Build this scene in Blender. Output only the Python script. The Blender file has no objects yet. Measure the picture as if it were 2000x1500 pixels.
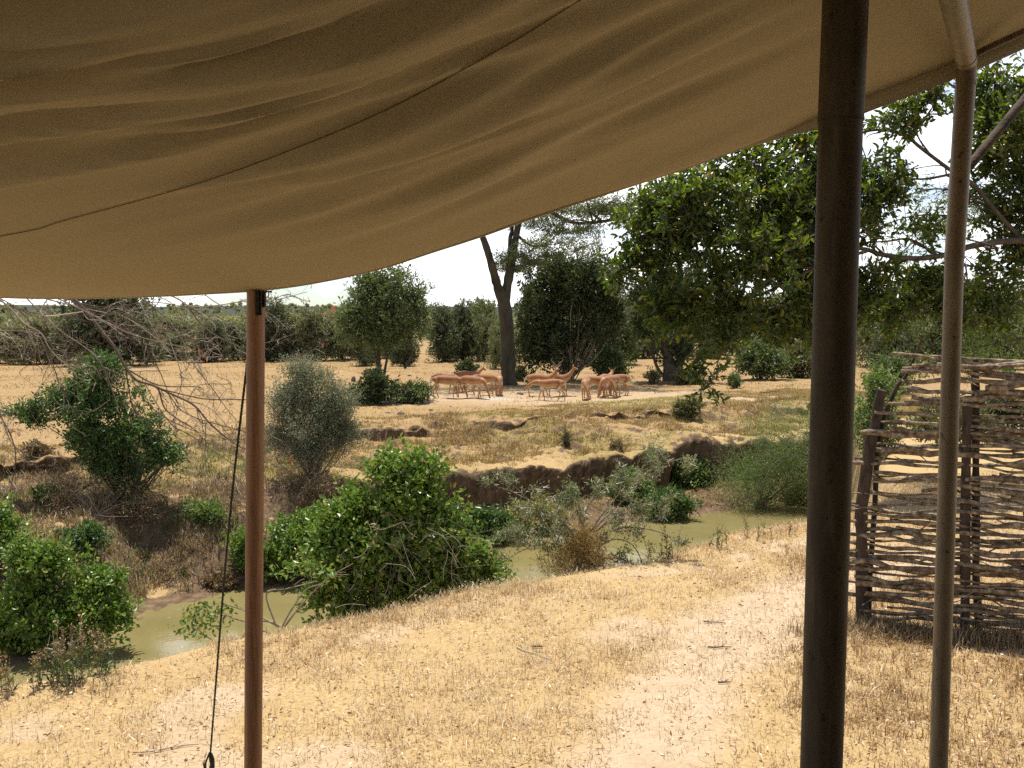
import bpy, bmesh, math, random
import numpy as np
from mathutils import Vector, Matrix

R = math.radians
scene = bpy.context.scene
COL = scene.collection

# ------------------------------------------------------------------ camera
FPX, HOR = 1800.0, 622.0
PITCH = math.atan((750 - HOR) / FPX)
EYE = 2.2
cam_d = bpy.data.cameras.new("camera")
cam = bpy.data.objects.new("camera", cam_d)
COL.objects.link(cam)
cam.location = (0, 0, EYE)
cam.rotation_euler = (math.pi / 2 - PITCH, 0, 0)
cam_d.sensor_width = 36
cam_d.lens = 36 * FPX / 2000
cam_d.clip_start = 0.05
cam_d.clip_end = 12000
scene.camera = cam

# ------------------------------------------------------------------ light
SUN_EL, SUN_AZ = 76.5, -12.0        # azimuth measured from straight ahead, + = right
sd = Vector((math.sin(R(SUN_AZ)) * math.cos(R(SUN_EL)), math.cos(R(SUN_AZ)) * math.cos(R(SUN_EL)), math.sin(R(SUN_EL))))
sun_d = bpy.data.lights.new("sun", 'SUN')
sun_d.energy = 4.8
sun_d.angle = R(0.53)
sun_d.color = (1.0, 0.95, 0.86)
sun = bpy.data.objects.new("sun", sun_d)
COL.objects.link(sun)
sun.rotation_euler = sd.to_track_quat('Z', 'Y').to_euler()
sun.location = (0, 0, 60)

world = bpy.data.worlds.new("World")
scene.world = world
world.use_nodes = True
wn, wl = world.node_tree.nodes, world.node_tree.links
wn.clear()
w_out = wn.new('ShaderNodeOutputWorld')
w_bg = wn.new('ShaderNodeBackground')
w_sky = wn.new('ShaderNodeTexSky')
w_sky.sky_type = 'NISHITA'
w_sky.sun_disc = False
w_sky.sun_elevation = R(SUN_EL)
w_sky.sun_rotation = R(SUN_AZ)
w_sky.altitude = 1700
w_sky.dust_density = 1.6
w_bg.inputs['Strength'].default_value = 0.10
w_tc = wn.new('ShaderNodeTexCoord')
w_map = wn.new('ShaderNodeMapping')
w_map.inputs['Scale'].default_value = (1.0, 1.0, 3.2)
w_no = wn.new('ShaderNodeTexNoise')
w_no.inputs['Scale'].default_value = 4.6
w_no.inputs['Detail'].default_value = 7
w_no.inputs['Roughness'].default_value = 0.55
w_rmp = wn.new('ShaderNodeValToRGB')
w_rmp.color_ramp.elements[0].position = 0.36
w_rmp.color_ramp.elements[1].position = 0.56
w_mix = wn.new('ShaderNodeMixRGB')
w_mix.inputs[2].default_value = (11.5, 11.6, 11.8, 1)
w_sep = wn.new('ShaderNodeSeparateXYZ')
w_low = wn.new('ShaderNodeMapRange')          # the cloud bank stands low over the horizon
w_low.inputs['From Min'].default_value = 0.62; w_low.inputs['From Max'].default_value = 0.12
w_low.inputs['To Min'].default_value = 0.06; w_low.inputs['To Max'].default_value = 1.0
w_mul = wn.new('ShaderNodeMath'); w_mul.operation = 'MULTIPLY'
wl.new(w_tc.outputs['Generated'], w_map.inputs['Vector'])
wl.new(w_map.outputs['Vector'], w_no.inputs['Vector'])
wl.new(w_no.outputs['Fac'], w_rmp.inputs['Fac'])
wl.new(w_tc.outputs['Generated'], w_sep.inputs[0])
wl.new(w_sep.outputs['Z'], w_low.inputs['Value'])
wl.new(w_low.outputs[0], w_mul.inputs[0]); wl.new(w_rmp.outputs['Color'], w_mul.inputs[1])
wl.new(w_mul.outputs[0], w_mix.inputs['Fac'])
wl.new(w_sky.outputs['Color'], w_mix.inputs[1])
wl.new(w_mix.outputs['Color'], w_bg.inputs['Color'])
wl.new(w_bg.outputs['Background'], w_out.inputs['Surface'])

scene.view_settings.view_transform = 'Standard'
scene.view_settings.look = 'None'
scene.view_settings.gamma = 1
scene.view_settings.exposure = 0.62
scene.cycles.max_bounces = 8
scene.cycles.diffuse_bounces = 5
scene.cycles.transmission_bounces = 6
scene.cycles.transparent_max_bounces = 8
scene.cycles.sample_clamp_indirect = 8
scene.cycles.use_denoising = False

# ------------------------------------------------------------------ helpers
def ray(px, py):
    cx, cy = (px - 1000) / FPX, (750 - py) / FPX
    return np.array([cx, math.cos(PITCH) + cy * math.sin(PITCH), -math.sin(PITCH) + cy * math.cos(PITCH)])

def at(px, py, d):
    """point d metres in front of the eye on the sight line through a photo pixel"""
    r = ray(px, py)
    p = r * (d / r[1])
    return np.array([p[0], p[1], p[2] + EYE])

def at_z(px, py, z):
    r = ray(px, py)
    return r * ((z - EYE) / r[2]) + np.array([0, 0, EYE])

def to_px(P):
    P = np.asarray(P, float)
    y, z = P[..., 1], P[..., 2] - EYE
    fwd = y * math.cos(PITCH) - z * math.sin(PITCH)
    up = y * math.sin(PITCH) + z * math.cos(PITCH)
    return 1000 + FPX * P[..., 0] / fwd, 750 - FPX * up / fwd

def hsh(ix, iy, iz, seed):
    with np.errstate(over='ignore'):
        h = (ix.astype(np.int64) * 374761393 + iy.astype(np.int64) * 668265263 + iz.astype(np.int64) * 2147483647 + seed * 1442695041) & 0xFFFFFFFF
        h = ((h ^ (h >> 13)) * 1274126177) & 0xFFFFFFFF
        h = (h ^ (h >> 16)) & 0xFFFFFFFF
    return h / 4294967295.0

def vn(x, y, seed=0, z=None):
    x = np.asarray(x, float); y = np.asarray(y, float)
    z = np.zeros_like(x) if z is None else np.asarray(z, float)
    xi, yi, zi = np.floor(x), np.floor(y), np.floor(z)
    fx, fy, fz = x - xi, y - yi, z - zi
    fx, fy, fz = [t * t * (3 - 2 * t) for t in (fx, fy, fz)]
    r = 0
    for dx in (0, 1):
        for dy in (0, 1):
            for dz in (0, 1):
                w = (fx if dx else 1 - fx) * (fy if dy else 1 - fy) * (fz if dz else 1 - fz)
                r = r + w * hsh(xi + dx, yi + dy, zi + dz, seed)
    return r * 2 - 1

def fbm(x, y, seed=0, octv=4, z=None):
    a, s, f = 0.5, 0, 1.0
    for k in range(octv):
        s = s + a * vn(np.asarray(x) * f, np.asarray(y) * f, seed + k * 17, None if z is None else np.asarray(z) * f)
        a *= 0.5; f *= 2.03
    return s

def ss(x, a, b):
    t = np.clip((np.asarray(x, float) - a) / (np.asarray(b, float) - a), 0, 1)
    return t * t * (3 - 2 * t)

class MB:
    """collects vertices and faces, builds ONE mesh object"""
    def __init__(self):
        self.V, self.F, self.n = [], [], 0
    def add(self, V, F):
        V = np.asarray(V, float).reshape(-1, 3)
        F = np.asarray(F, int)
        self.V.append(V); self.F.append(F + self.n); self.n += len(V)
    def tube(self, pts, rad, sides=6, cap=True):
        P = np.asarray(pts, float); n = len(P)
        rad = np.broadcast_to(np.asarray(rad, float), (n,))
        T = np.gradient(P, axis=0) if n > 2 else np.repeat((P[1] - P[0])[None], n, 0)
        T /= np.linalg.norm(T, axis=1)[:, None] + 1e-12
        a = np.array([0, 0, 1.0]) if abs(T[0][2]) < 0.9 else np.array([1.0, 0, 0])
        u = np.cross(T[0], a); u /= np.linalg.norm(u)
        U = [u]
        for k in range(1, n):
            u = U[-1] - T[k] * np.dot(U[-1], T[k])
            U.append(u / (np.linalg.norm(u) + 1e-12))
        U = np.array(U); W = np.cross(T, U)
        an = np.arange(sides) * 2 * math.pi / sides
        V = P[:, None] + rad[:, None, None] * (np.cos(an)[None, :, None] * U[:, None] + np.sin(an)[None, :, None] * W[:, None])
        i = np.arange(n - 1)[:, None] * sides; j = np.arange(sides)[None]; j2 = (j + 1) % sides
        F = np.stack([i + j, i + j2, i + sides + j2, i + sides + j], -1).reshape(-1, 4)
        self.add(V.reshape(-1, 3), F)
        if cap and sides >= 4:
            for e in (0, n - 1):
                c = len(V.reshape(-1, 3))
                ring = np.arange(sides) + e * sides
                base = self.n - c
                VV = np.vstack([V.reshape(-1, 3)[ring], P[e][None]])
                k = np.arange(sides)
                FF = np.stack([k, (k + 1) % sides, np.full(sides, sides), np.full(sides, sides)], -1)[:, :3]
                if e == 0: FF = FF[:, ::-1]
                self.add(VV, FF)
    def box(self, c, sx, sy, sz, M=None):
        q = np.array([[x, y, z] for x in (-.5, .5) for y in (-.5, .5) for z in (-.5, .5)]) * (sx, sy, sz)
        if M is not None: q = q @ np.asarray(M).T
        self.add(q + np.asarray(c), [[0, 1, 3, 2], [4, 6, 7, 5], [0, 4, 5, 1], [2, 3, 7, 6], [0, 2, 6, 4], [1, 5, 7, 3]])
    def build(self, name, mat, parent=None, origin=None, smooth=False, attrs=None):
        V = np.vstack(self.V)
        if origin is not None: V = V - np.asarray(origin)
        ng = {}
        for F in self.F: ng.setdefault(F.shape[1], []).append(F)
        li, st, off = [], [], 0
        for k, L in ng.items():
            F = np.vstack(L)
            li.append(F.ravel()); st.append(off + np.arange(len(F)) * k); off += F.size
        li = np.concatenate(li); st = np.concatenate(st)
        me = bpy.data.meshes.new(name)
        me.vertices.add(len(V)); me.vertices.foreach_set('co', V.astype(np.float32).ravel())
        me.loops.add(len(li)); me.loops.foreach_set('vertex_index', li.astype(np.int32))
        me.polygons.add(len(st)); me.polygons.foreach_set('loop_start', st.astype(np.int32))
        me.update(calc_edges=True)
        me.polygons.foreach_set('use_smooth', np.full(len(st), bool(smooth)))
        for k, v in (attrs or {}).items():
            at_ = me.attributes.new(k, 'FLOAT', 'POINT')
            at_.data.foreach_set('value', np.asarray(v, np.float32))
        me.materials.append(mat)
        o = bpy.data.objects.new(name, me)
        COL.objects.link(o)
        if parent is not None: o.parent = parent
        return o

def tag(o, label=None, cat=None, group=None, kind=None):
    if label: o['label'] = label
    if cat: o['category'] = cat
    if group: o['group'] = group
    if kind: o['kind'] = kind
    return o

def thing(name, loc, label, cat, group=None, rz=0):
    o = bpy.data.objects.new(name, None)
    o.empty_display_size = 0.2
    COL.objects.link(o)
    o.location = tuple(loc); o.rotation_euler = (0, 0, rz)
    return tag(o, label, cat, group)

def copy_tree(o, parent=None):
    c = o.copy(); COL.objects.link(c); c.parent = parent
    for ch in list(o.children): copy_tree(ch, c)
    return c

def spline(pts, n):
    """Catmull-Rom through pts (rows of any width), n samples"""
    P = np.asarray(pts, float)
    if len(P) == 2: return P[0] + (P[1] - P[0]) * np.linspace(0, 1, n)[:, None]
    Q = np.vstack([2 * P[0] - P[1], P, 2 * P[-1] - P[-2]])
    t = np.linspace(0, len(P) - 1 - 1e-9, n); i = t.astype(int); f = (t - i)[:, None]
    a, b, c, d = Q[i], Q[i + 1], Q[i + 2], Q[i + 3]
    return 0.5 * (2 * b + (c - a) * f + (2 * a - 5 * b + 4 * c - d) * f ** 2 + (3 * b - a - 3 * c + d) * f ** 3)

# ------------------------------------------------------------------ materials
def new_mat(name):
    m = bpy.data.materials.new(name); m.use_nodes = True
    nt = m.node_tree; nt.nodes.clear()
    out = nt.nodes.new('ShaderNodeOutputMaterial')
    return m, nt.nodes, nt.links, out

def ramp(N, L, fac, stops):
    r = N.new('ShaderNodeValToRGB')
    e = r.color_ramp.elements
    while len(e) < len(stops): e.new(0.5)
    for k, (p, c) in enumerate(stops):
        e[k].position = p; e[k].color = (*c, 1)
    if fac is not None: L.new(fac, r.inputs['Fac'])
    return r.outputs['Color']

def noise_tex(N, L, vec, scale, detail=4, rough=0.55, dist=0.0):
    n = N.new('ShaderNodeTexNoise')
    n.inputs['Scale'].default_value = scale; n.inputs['Detail'].default_value = detail
    n.inputs['Roughness'].default_value = rough; n.inputs['Distortion'].default_value = dist
    if vec is not None: L.new(vec, n.inputs['Vector'])
    return n.outputs['Fac']

def mixc(N, L, fac, a, b, mode='MIX'):
    m = N.new('ShaderNodeMixRGB'); m.blend_type = mode
    for s, v in ((m.inputs[0], fac), (m.inputs[1], a), (m.inputs[2], b)):
        if hasattr(v, 'is_linked'): L.new(v, s)
        elif isinstance(v, (int, float)): s.default_value = v
        else: s.default_value = (*v, 1)
    return m.outputs[0]

def math_n(N, L, op, a, b=None):
    m = N.new('ShaderNodeMath'); m.operation = op
    for s, v in ((m.inputs[0], a), (m.inputs[1], b)):
        if v is None: continue
        if hasattr(v, 'is_linked'): L.new(v, s)
        else: s.default_value = v
    return m.outputs[0]

def leaf_mat(name, stops, trans=0.35, tint=(1.25, 1.35, 0.6), rough=0.5, spec=0.35):
    m, N, L, out = new_mat(name)
    g = N.new('ShaderNodeNewGeometry')
    c = ramp(N, L, g.outputs['Random Per Island'], stops)
    p = N.new('ShaderNodeBsdfPrincipled')
    p.inputs['Roughness'].default_value = rough
    p.inputs['Specular IOR Level'].default_value = spec
    L.new(c, p.inputs['Base Color'])
    t = N.new('ShaderNodeBsdfTranslucent')
    L.new(mixc(N, L, 1.0, c, tint, 'MULTIPLY'), t.inputs['Color'])
    mx = N.new('ShaderNodeMixShader'); mx.inputs[0].default_value = trans
    L.new(p.outputs[0], mx.inputs[1]); L.new(t.outputs[0], mx.inputs[2])
    L.new(mx.outputs[0], out.inputs['Surface'])
    return m

def rough_mat(name, stops, scale=8, rough=0.85, bump=0.3, stretch=(1, 1, 1), spec=0.2, detail=6, bdist=0.02):
    m, N, L, out = new_mat(name)
    tc = N.new('ShaderNodeTexCoord')
    mp = N.new('ShaderNodeMapping'); mp.inputs['Scale'].default_value = stretch
    L.new(tc.outputs['Object'], mp.inputs['Vector'])
    f = noise_tex(N, L, mp.outputs['Vector'], scale, detail, 0.6)
    p = N.new('ShaderNodeBsdfPrincipled')
    p.inputs['Roughness'].default_value = rough
    p.inputs['Specular IOR Level'].default_value = spec
    L.new(ramp(N, L, f, stops), p.inputs['Base Color'])
    b = N.new('ShaderNodeBump'); b.inputs['Strength'].default_value = bump; b.inputs['Distance'].default_value = bdist
    L.new(f, b.inputs['Height']); L.new(b.outputs[0], p.inputs['Normal'])
    L.new(p.outputs[0], out.inputs['Surface'])
    return m

M = {}
M['bright'] = leaf_mat('bright_leaf', [(0, (0.0725, 0.133, 0.0225)), (.5, (0.123, 0.21, 0.035)), (.85, (0.217, 0.301, 0.0562)), (1, (0.319, 0.308, 0.0875))], .3, rough=.38, spec=.5)
M['glossy'] = leaf_mat('glossy_leaf', [(0, (0.0416, 0.06, 0.0143)), (.6, (0.0715, 0.0975, 0.022)), (.9, (0.143, 0.156, 0.0308)), (1, (0.26, 0.2, 0.044))], .5, (1.4, 1.7, .45), rough=.34, spec=.5)
M['green'] = leaf_mat('bush_leaf', [(0, (0.039, 0.0832, 0.024)), (.5, (0.065, 0.122, 0.036)), (.85, (0.117, 0.179, 0.042)), (1, (0.182, 0.218, 0.06))], .32, rough=.42, spec=.45)
M['dark'] = leaf_mat('dark_leaf', [(0, (.03, .045, .016)), (.6, (.052, .072, .026)), (1, (.10, .115, .042))], .28)
M['mid'] = leaf_mat('mid_leaf', [(0, (0.069, 0.0952, 0.0352)), (.6, (0.109, 0.143, 0.0572)), (1, (0.172, 0.196, 0.0825))], .32)
M['hazedark'] = leaf_mat('hazed_dark_leaf', [(0, (0.056, 0.0694, 0.036)), (.6, (0.0896, 0.105, 0.054)), (1, (0.146, 0.151, 0.084))], .3)  # far leaf tones, paler and greyer with haze painted into the colour
M['hazemid'] = leaf_mat('hazed_mid_leaf', [(0, (0.119, 0.138, 0.07)), (.6, (0.175, 0.193, 0.101)), (1, (0.252, 0.255, 0.14))], .32)
M['hazeolive'] = leaf_mat('hazed_olive_leaf', [(0, (0.145, 0.142, 0.0725)), (.6, (0.225, 0.213, 0.116)), (1, (0.319, 0.284, 0.16))], .32)
M['olive'] = leaf_mat('olive_leaf', [(0, (.075, .08, .034)), (.6, (.125, .125, .055)), (1, (.19, .17, .08))], .32)
M['grey'] = leaf_mat('grey_leaf', [(0, (.13, .145, .085)), (.6, (.20, .21, .13)), (1, (.30, .29, .19))], .3, (1.1, 1.15, .8))
M['acacia'] = leaf_mat('acacia_leaf', [(0, (.10, .13, .06)), (.7, (.16, .19, .08)), (1, (.24, .24, .12))], .4, (1.2, 1.25, .7))
M['feather'] = leaf_mat('feather_leaf', [(0, (0.078, 0.128, 0.0375)), (.6, (0.13, 0.192, 0.0562)), (1, (0.234, 0.256, 0.1))], .35)
M['drygrass'] = leaf_mat('dry_grass', [(0, (.30, .19, .095)), (.3, (.45, .32, .17)), (.75, (.60, .46, .275)), (.95, (.72, .60, .40)), (1, (.26, .26, .09))], .3, (1.1, 1.0, .75), rough=.6, spec=.25)
M['bankgrass'] = leaf_mat('bank_grass', [(0, (.15, .10, .045)), (.45, (.31, .21, .085)), (.8, (.45, .33, .14)), (1, (.19, .19, .07))], .3, (1.1, 1.0, .7), rough=.6, spec=.2)
M['palestraw'] = leaf_mat('pale_straw', [(0, (.38, .28, .16)), (.6, (.58, .46, .30)), (1, (.76, .66, .49))], .2, (1.1, 1, .75), rough=.55)
M['browngrass'] = leaf_mat('brown_grass', [(0, (.16, .085, .04)), (.45, (.34, .20, .085)), (.9, (.50, .34, .16)), (1, (.24, .24, .08))], .3, (1.1, 1, .7), rough=.6)
M['olivegrass'] = leaf_mat('olive_grass', [(0, (.09, .10, .035)), (.6, (.17, .17, .06)), (1, (.30, .26, .11))], .3)
M['greengrass'] = leaf_mat('green_grass', [(0, (.18, .16, .055)), (.5, (.31, .26, .095)), (1, (.46, .36, .15))], .3)
M['litter'] = leaf_mat('leaf_litter', [(0, (.20, .10, .05)), (.4, (.42, .26, .14)), (.8, (.66, .50, .34)), (1, (.80, .70, .55))], .1, (1, .9, .7))
M['baretwig'] = leaf_mat('bare_twig', [(0, (.05, .036, .026)), (.45, (.13, .095, .07)), (.75, (.26, .21, .16)), (1, (.48, .42, .34))], 0.0, rough=.85, spec=.2)
M['redleaf'] = leaf_mat('red_leaf', [(0, (.30, .07, .03)), (.6, (.36, .12, .05)), (1, (.45, .25, .13))], .35, (1.2, .9, .7))
M['drybrush'] = leaf_mat('dry_brush', [(0, (0.12, 0.0847, 0.04)), (.6, (0.24, 0.169, 0.085)), (1, (0.432, 0.316, 0.17))], .15, (1, .9, .7))
M['bark'] = rough_mat('dark_bark', [(.3, (.035, .026, .02)), (.7, (.11, .085, .062))], 14, .9, .6)
M['fever'] = rough_mat('acacia_bark', [(.3, (.022, .019, .013)), (.7, (.085, .072, .046))], 3, .85, .5, (1, 1, .35), bdist=.05)
M['twig'] = rough_mat('grey_twig', [(.3, (.16, .12, .09)), (.7, (.36, .29, .22))], 20, .85, .2)
M['paletwig'] = rough_mat('pale_twig', [(.3, (.30, .25, .19)), (.7, (.55, .48, .38))], 25, .8, .2)
M['thorn'] = rough_mat('white_thorn', [(.3, (.48, .42, .34)), (.7, (.68, .62, .53))], 20, .6, .1)
M['stick'] = rough_mat('weathered_stick', [(.28, (.035, .027, .019)), (.5, (.17, .125, .08)), (.75, (.48, .38, .26))], 26, .9, .8, (1, 1, 1), bdist=.01)
M['stake'] = rough_mat('fence_stake', [(.3, (.022, .016, .012)), (.7, (.085, .058, .042))], 22, .9, .8, (1, 1, .3), bdist=.01)
M['stone'] = rough_mat('field_stone', [(.3, (.05, .045, .04)), (.7, (.14, .12, .10))], 12, .9, .5)

# canvas: woven, weathered, slightly translucent
def canvas_mat(name, trans):
    m, N, L, out = new_mat(name)
    tc = N.new('ShaderNodeTexCoord')
    big = noise_tex(N, L, tc.outputs['Object'], 1.6, 5, .6)
    mp = N.new('ShaderNodeMapping'); mp.inputs['Scale'].default_value = (1, 1, 1)
    L.new(tc.outputs['Object'], mp.inputs['Vector'])
    fine = noise_tex(N, L, mp.outputs['Vector'], 320, 3, .7)
    mp2 = N.new('ShaderNodeMapping'); mp2.inputs['Scale'].default_value = (14, 120, 120)
    L.new(tc.outputs['Object'], mp2.inputs['Vector'])
    slub = noise_tex(N, L, mp2.outputs['Vector'], 1.0, 4, .6)
    c = ramp(N, L, big, [(.3, (.465, .412, .298)), (.7, (.53, .472, .35))])
    c = mixc(N, L, .35, c, ramp(N, L, fine, [(.3, (.36, .305, .205)), (.7, (.62, .53, .37))]))
    c = mixc(N, L, .08, c, ramp(N, L, slub, [(.35, (.22, .175, .09)), (.65, (.45, .37, .21))]))
    vo = N.new('ShaderNodeTexVoronoi'); vo.inputs['Scale'].default_value = 4.2
    L.new(tc.outputs['Object'], vo.inputs['Vector'])
    sp = ramp(N, L, vo.outputs['Distance'], [(.008, (.25, .2, .15)), (.02, (1, 1, 1))])
    c = mixc(N, L, .8, c, sp, 'MULTIPLY')
    p = N.new('ShaderNodeBsdfPrincipled'); p.inputs['Roughness'].default_value = .9
    p.inputs['Specular IOR Level'].default_value = .1
    L.new(c, p.inputs['Base Color'])
    b = N.new('ShaderNodeBump'); b.inputs['Strength'].default_value = .25; b.inputs['Distance'].default_value = .001
    L.new(mixc(N, L, .5, fine, slub), b.inputs['Height']); L.new(b.outputs[0], p.inputs['Normal'])
    t = N.new('ShaderNodeBsdfTranslucent')
    L.new(mixc(N, L, 1, c, (1.0, .85, .62), 'MULTIPLY'), t.inputs['Color'])
    mx = N.new('ShaderNodeMixShader'); mx.inputs[0].default_value = trans
    L.new(p.outputs[0], mx.inputs[1]); L.new(t.outputs[0], mx.inputs[2])
    L.new(mx.outputs[0], out.inputs['Surface'])
    return m
M['canvas'] = canvas_mat('tent_canvas', .17)
M['valance'] = canvas_mat('valance_canvas', .03)

def pole_mat(name, base, dark, rough, spec, scale=(6, 6, 1.2), metal=0.0, spots=True):
    m, N, L, out = new_mat(name)
    tc = N.new('ShaderNodeTexCoord')
    mp = N.new('ShaderNodeMapping'); mp.inputs['Scale'].default_value = scale
    L.new(tc.outputs['Object'], mp.inputs['Vector'])
    f = noise_tex(N, L, mp.outputs['Vector'], 6, 6, .65)
    c = ramp(N, L, f, [(.3, dark), (.65, base)])
    if spots:
        s = noise_tex(N, L, tc.outputs['Object'], 55, 2, .5)
        c = mixc(N, L, ramp(N, L, s, [(.66, (0, 0, 0)), (.72, (.8, .8, .8))]), c, (.02, .014, .01))
    mq = N.new('ShaderNodeMapping'); mq.inputs['Scale'].default_value = (34, 34, 1.6)
    L.new(tc.outputs['Object'], mq.inputs['Vector'])
    q_ = noise_tex(N, L, mq.outputs['Vector'], 1.5, 5, .7)
    c = mixc(N, L, ramp(N, L, q_, [(.56, (0, 0, 0)), (.70, (.45, .45, .45))]), c, tuple(min(.6, v * 1.9 + .02) for v in base))
    c = mixc(N, L, ramp(N, L, q_, [(.30, (.6, .6, .6)), (.42, (0, 0, 0))]), c, tuple(v * .5 for v in dark))
    p = N.new('ShaderNodeBsdfPrincipled')
    L.new(c, p.inputs['Base Color'])
    p.inputs['Roughness'].default_value = rough; p.inputs['Specular IOR Level'].default_value = spec
    p.inputs['Metallic'].default_value = metal
    b = N.new('ShaderNodeBump'); b.inputs['Strength'].default_value = .25; b.inputs['Distance'].default_value = .004
    L.new(f, b.inputs['Height']); L.new(b.outputs[0], p.inputs['Normal'])
    L.new(p.outputs[0], out.inputs['Surface'])
    return m
M['woodpole'] = pole_mat('stained_wood', (.34, .165, .075), (.19, .085, .038), .5, .4, (30, 30, .8), spots=False)
M['tentpole'] = pole_mat('brown_painted_steel', (.080, .060, .036), (.04, .031, .019), .62, .25)
M['framepole'] = pole_mat('olive_steel', (.23, .175, .105), (.15, .112, .066), .5, .4)
M['strap'] = rough_mat('black_webbing', [(.3, (.012, .012, .012)), (.7, (.04, .038, .035))], 60, .8, .3)
M['brass'] = pole_mat('dull_brass', (.45, .32, .14), (.3, .2, .09), .4, .5, metal=.8)
M['rope'] = rough_mat('dark_rope', [(.35, (.012, .016, .014)), (.65, (.05, .055, .048))], 90, .8, .8, bdist=.003)
M['seam'] = rough_mat('brown_cord', [(.3, (.10, .075, .045)), (.7, (.20, .155, .095))], 60, .9, .3)

# ------------------------------------------------------------------ terrain
_n = math.hypot(.61, .79); KA, KB = .61 / _n, .79 / _n
def st(x, y): return KB * x + KA * y, -KA * x + KB * y
def xy(s, t): return KB * s - KA * t, KA * s + KB * t

TF_S = [-60, -5, 1.9, 2.9, 3.8, 4.5, 5.7, 6.7, 9, 11.4, 15.3, 18.8, 30, 80]
TF_T = [13, 13, 13.4, 13.6, 14.2, 14.9, 14.7, 14.35, 14.6, 14.75, 14.2, 13.66, 13.4, 13.4]
TE_S = [-60, 3.1, 8.7, 15.2, 23.5, 80]
TE_T = [21.2, 21.2, 21.4, 22.0, 19.6, 19.6]

def height(x, y, lip=False):
    x = np.asarray(x, float); y = np.asarray(y, float)
    s, t = st(x, y)
    near_w = ss(np.hypot(x, y), 90, 40)
    tn = 6.0 + .30 * fbm(s * .5, s * 0 + 3, 5, 3) * 2
    lawn = .035 * fbm(x * .9, y * .9, 11, 3) - .06 * ss(t, 3, 6)
    zn = lawn - 2.85 * ss(t, tn, tn + 2.7) + .06 * fbm(x * 2, y * 2, 7, 3) * ss(t, tn, tn + .8)
    tf = np.interp(s, TF_S, TF_T) + .25 * fbm(s * 1.1, t * .3, 21, 3)
    te = np.interp(s, TE_S, TE_T) + 1.2 * fbm(s * .42, t * .25, 31, 4) + .55 * fbm(s * 1.8, t * 1.2, 33, 4)
    u, v = t - tf, t - te
    k = ss(s, 6.2, 8.6)
    gul = fbm(s * 1.0, t * .35, 41, 5) + .25 * fbm(s * 3.5, t * 2, 45, 3)
    e1 = .35 + (2.2 - .35) * k + (.55 + .45 * k) * gul
    w1 = 2.3 + (.30 - 2.3) * k
    c1 = .95 + .14 * ss(s, 12, 18) + .12 * fbm(s * .3, s * 0, 43, 2) * 2
    w2 = .22 + 1.5 * ss(fbm(s * .55, s * 0 + 9, 47, 2), -.12, .30)
    mid = .20 * ss(u, 3.2, 7.5)
    zf = -2.9 + .5 * ss(u, -.6, .05) + .25 * ss(u, .05, 1.7) + c1 * ss(u, e1, e1 + w1) + mid
    top = -.75
    rest = top - (-2.9 + .5 + .25 + c1 + .20)
    zf = zf + rest * ss(v, -w2, .05)
    bankm = ss(u, .1, .8) * ss(v, 2.0, .3)
    zf = zf + bankm * (.24 * fbm(x * 1.1, y * 1.1, 51, 4) + .12 * fbm(s * 2.6, t * 1.1, 53, 3) + .10 * fbm(x * 4.5, y * 4.5, 55, 4))
    plat = ss(v, 0, 2)
    zf = zf + plat * (.07 * fbm(x * .35, y * .35, 61, 3) + .025 * fbm(x * 1.6, y * 1.6, 63, 2))
    z = zn + (zf + 2.9)
    spit = ss(x - .36 * y + .25 * fbm(x * .7, y * .7, 67, 3), .0, .75) * ss(y, 8.2, 10.2) * ss(y, 60, 40)     # the near bank runs on past the fence; the river bends away
    z = z * (1 - spit) + (lawn - .70 * ss(t, 7, 16)) * spit
    if lip:      # the rims of the cut banks lean out over their feet
        d1 = k * .62 * (.75 + .9 * fbm(s * 1.1, s * 0 + 4, 57, 3)) * ss(u, e1, e1 + w1) * ss(u, e1 + w1 + 1.4, e1 + w1)
        d2 = .45 * ss(w2, .9, .3) * (.7 + .9 * fbm(s * 1.3, s * 0 + 8, 59, 3)) * ss(v, -w2, .05) * ss(v, 1.3, .05)
        off = ss(x - .36 * y, .2, -.5)
        return (np.maximum(d1, 0) + np.maximum(d2, 0)) * off
    r = np.hypot(x, y)
    hill = ss(r, 900, 2100) * (24 + 16 * fbm(x / 700, y / 700, 71, 3)) + ss(r, 2100, 3600) * (12 + 26 * fbm(x / 1100 + 7, y / 1100, 73, 3))
    return z + np.where(y > 30, hill, 0)

def hz(x, y): return float(height(np.array([x]), np.array([y]))[0])

_D = np.concatenate([np.linspace(2, 12, 400), np.linspace(12, 40, 700), np.linspace(40.1, 400, 900)])
def ground(px, py):
    """where the sight line through a photo pixel meets the ground"""
    r = ray(px, py)
    P = r[None] * (_D / r[1])[:, None] + np.array([0, 0, EYE])
    hit = P[:, 2] <= height(P[:, 0], P[:, 1])
    k = int(np.argmax(hit)) if hit.any() else len(_D) - 1
    p = P[k].copy(); p[2] = hz(p[0], p[1])
    return p

def axis(fine_a, fine_b, step, lo, hi, grow=1.16):
    a = list(np.arange(fine_a, fine_b + 1e-6, step))
    d, q = step, fine_b
    while q < hi:
        d *= grow; q += d; a.append(q)
    d, q, b = step, fine_a, []
    while q > lo:
        d *= grow; q -= d; b.append(q)
    return np.array(b[::-1] + a)

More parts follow.
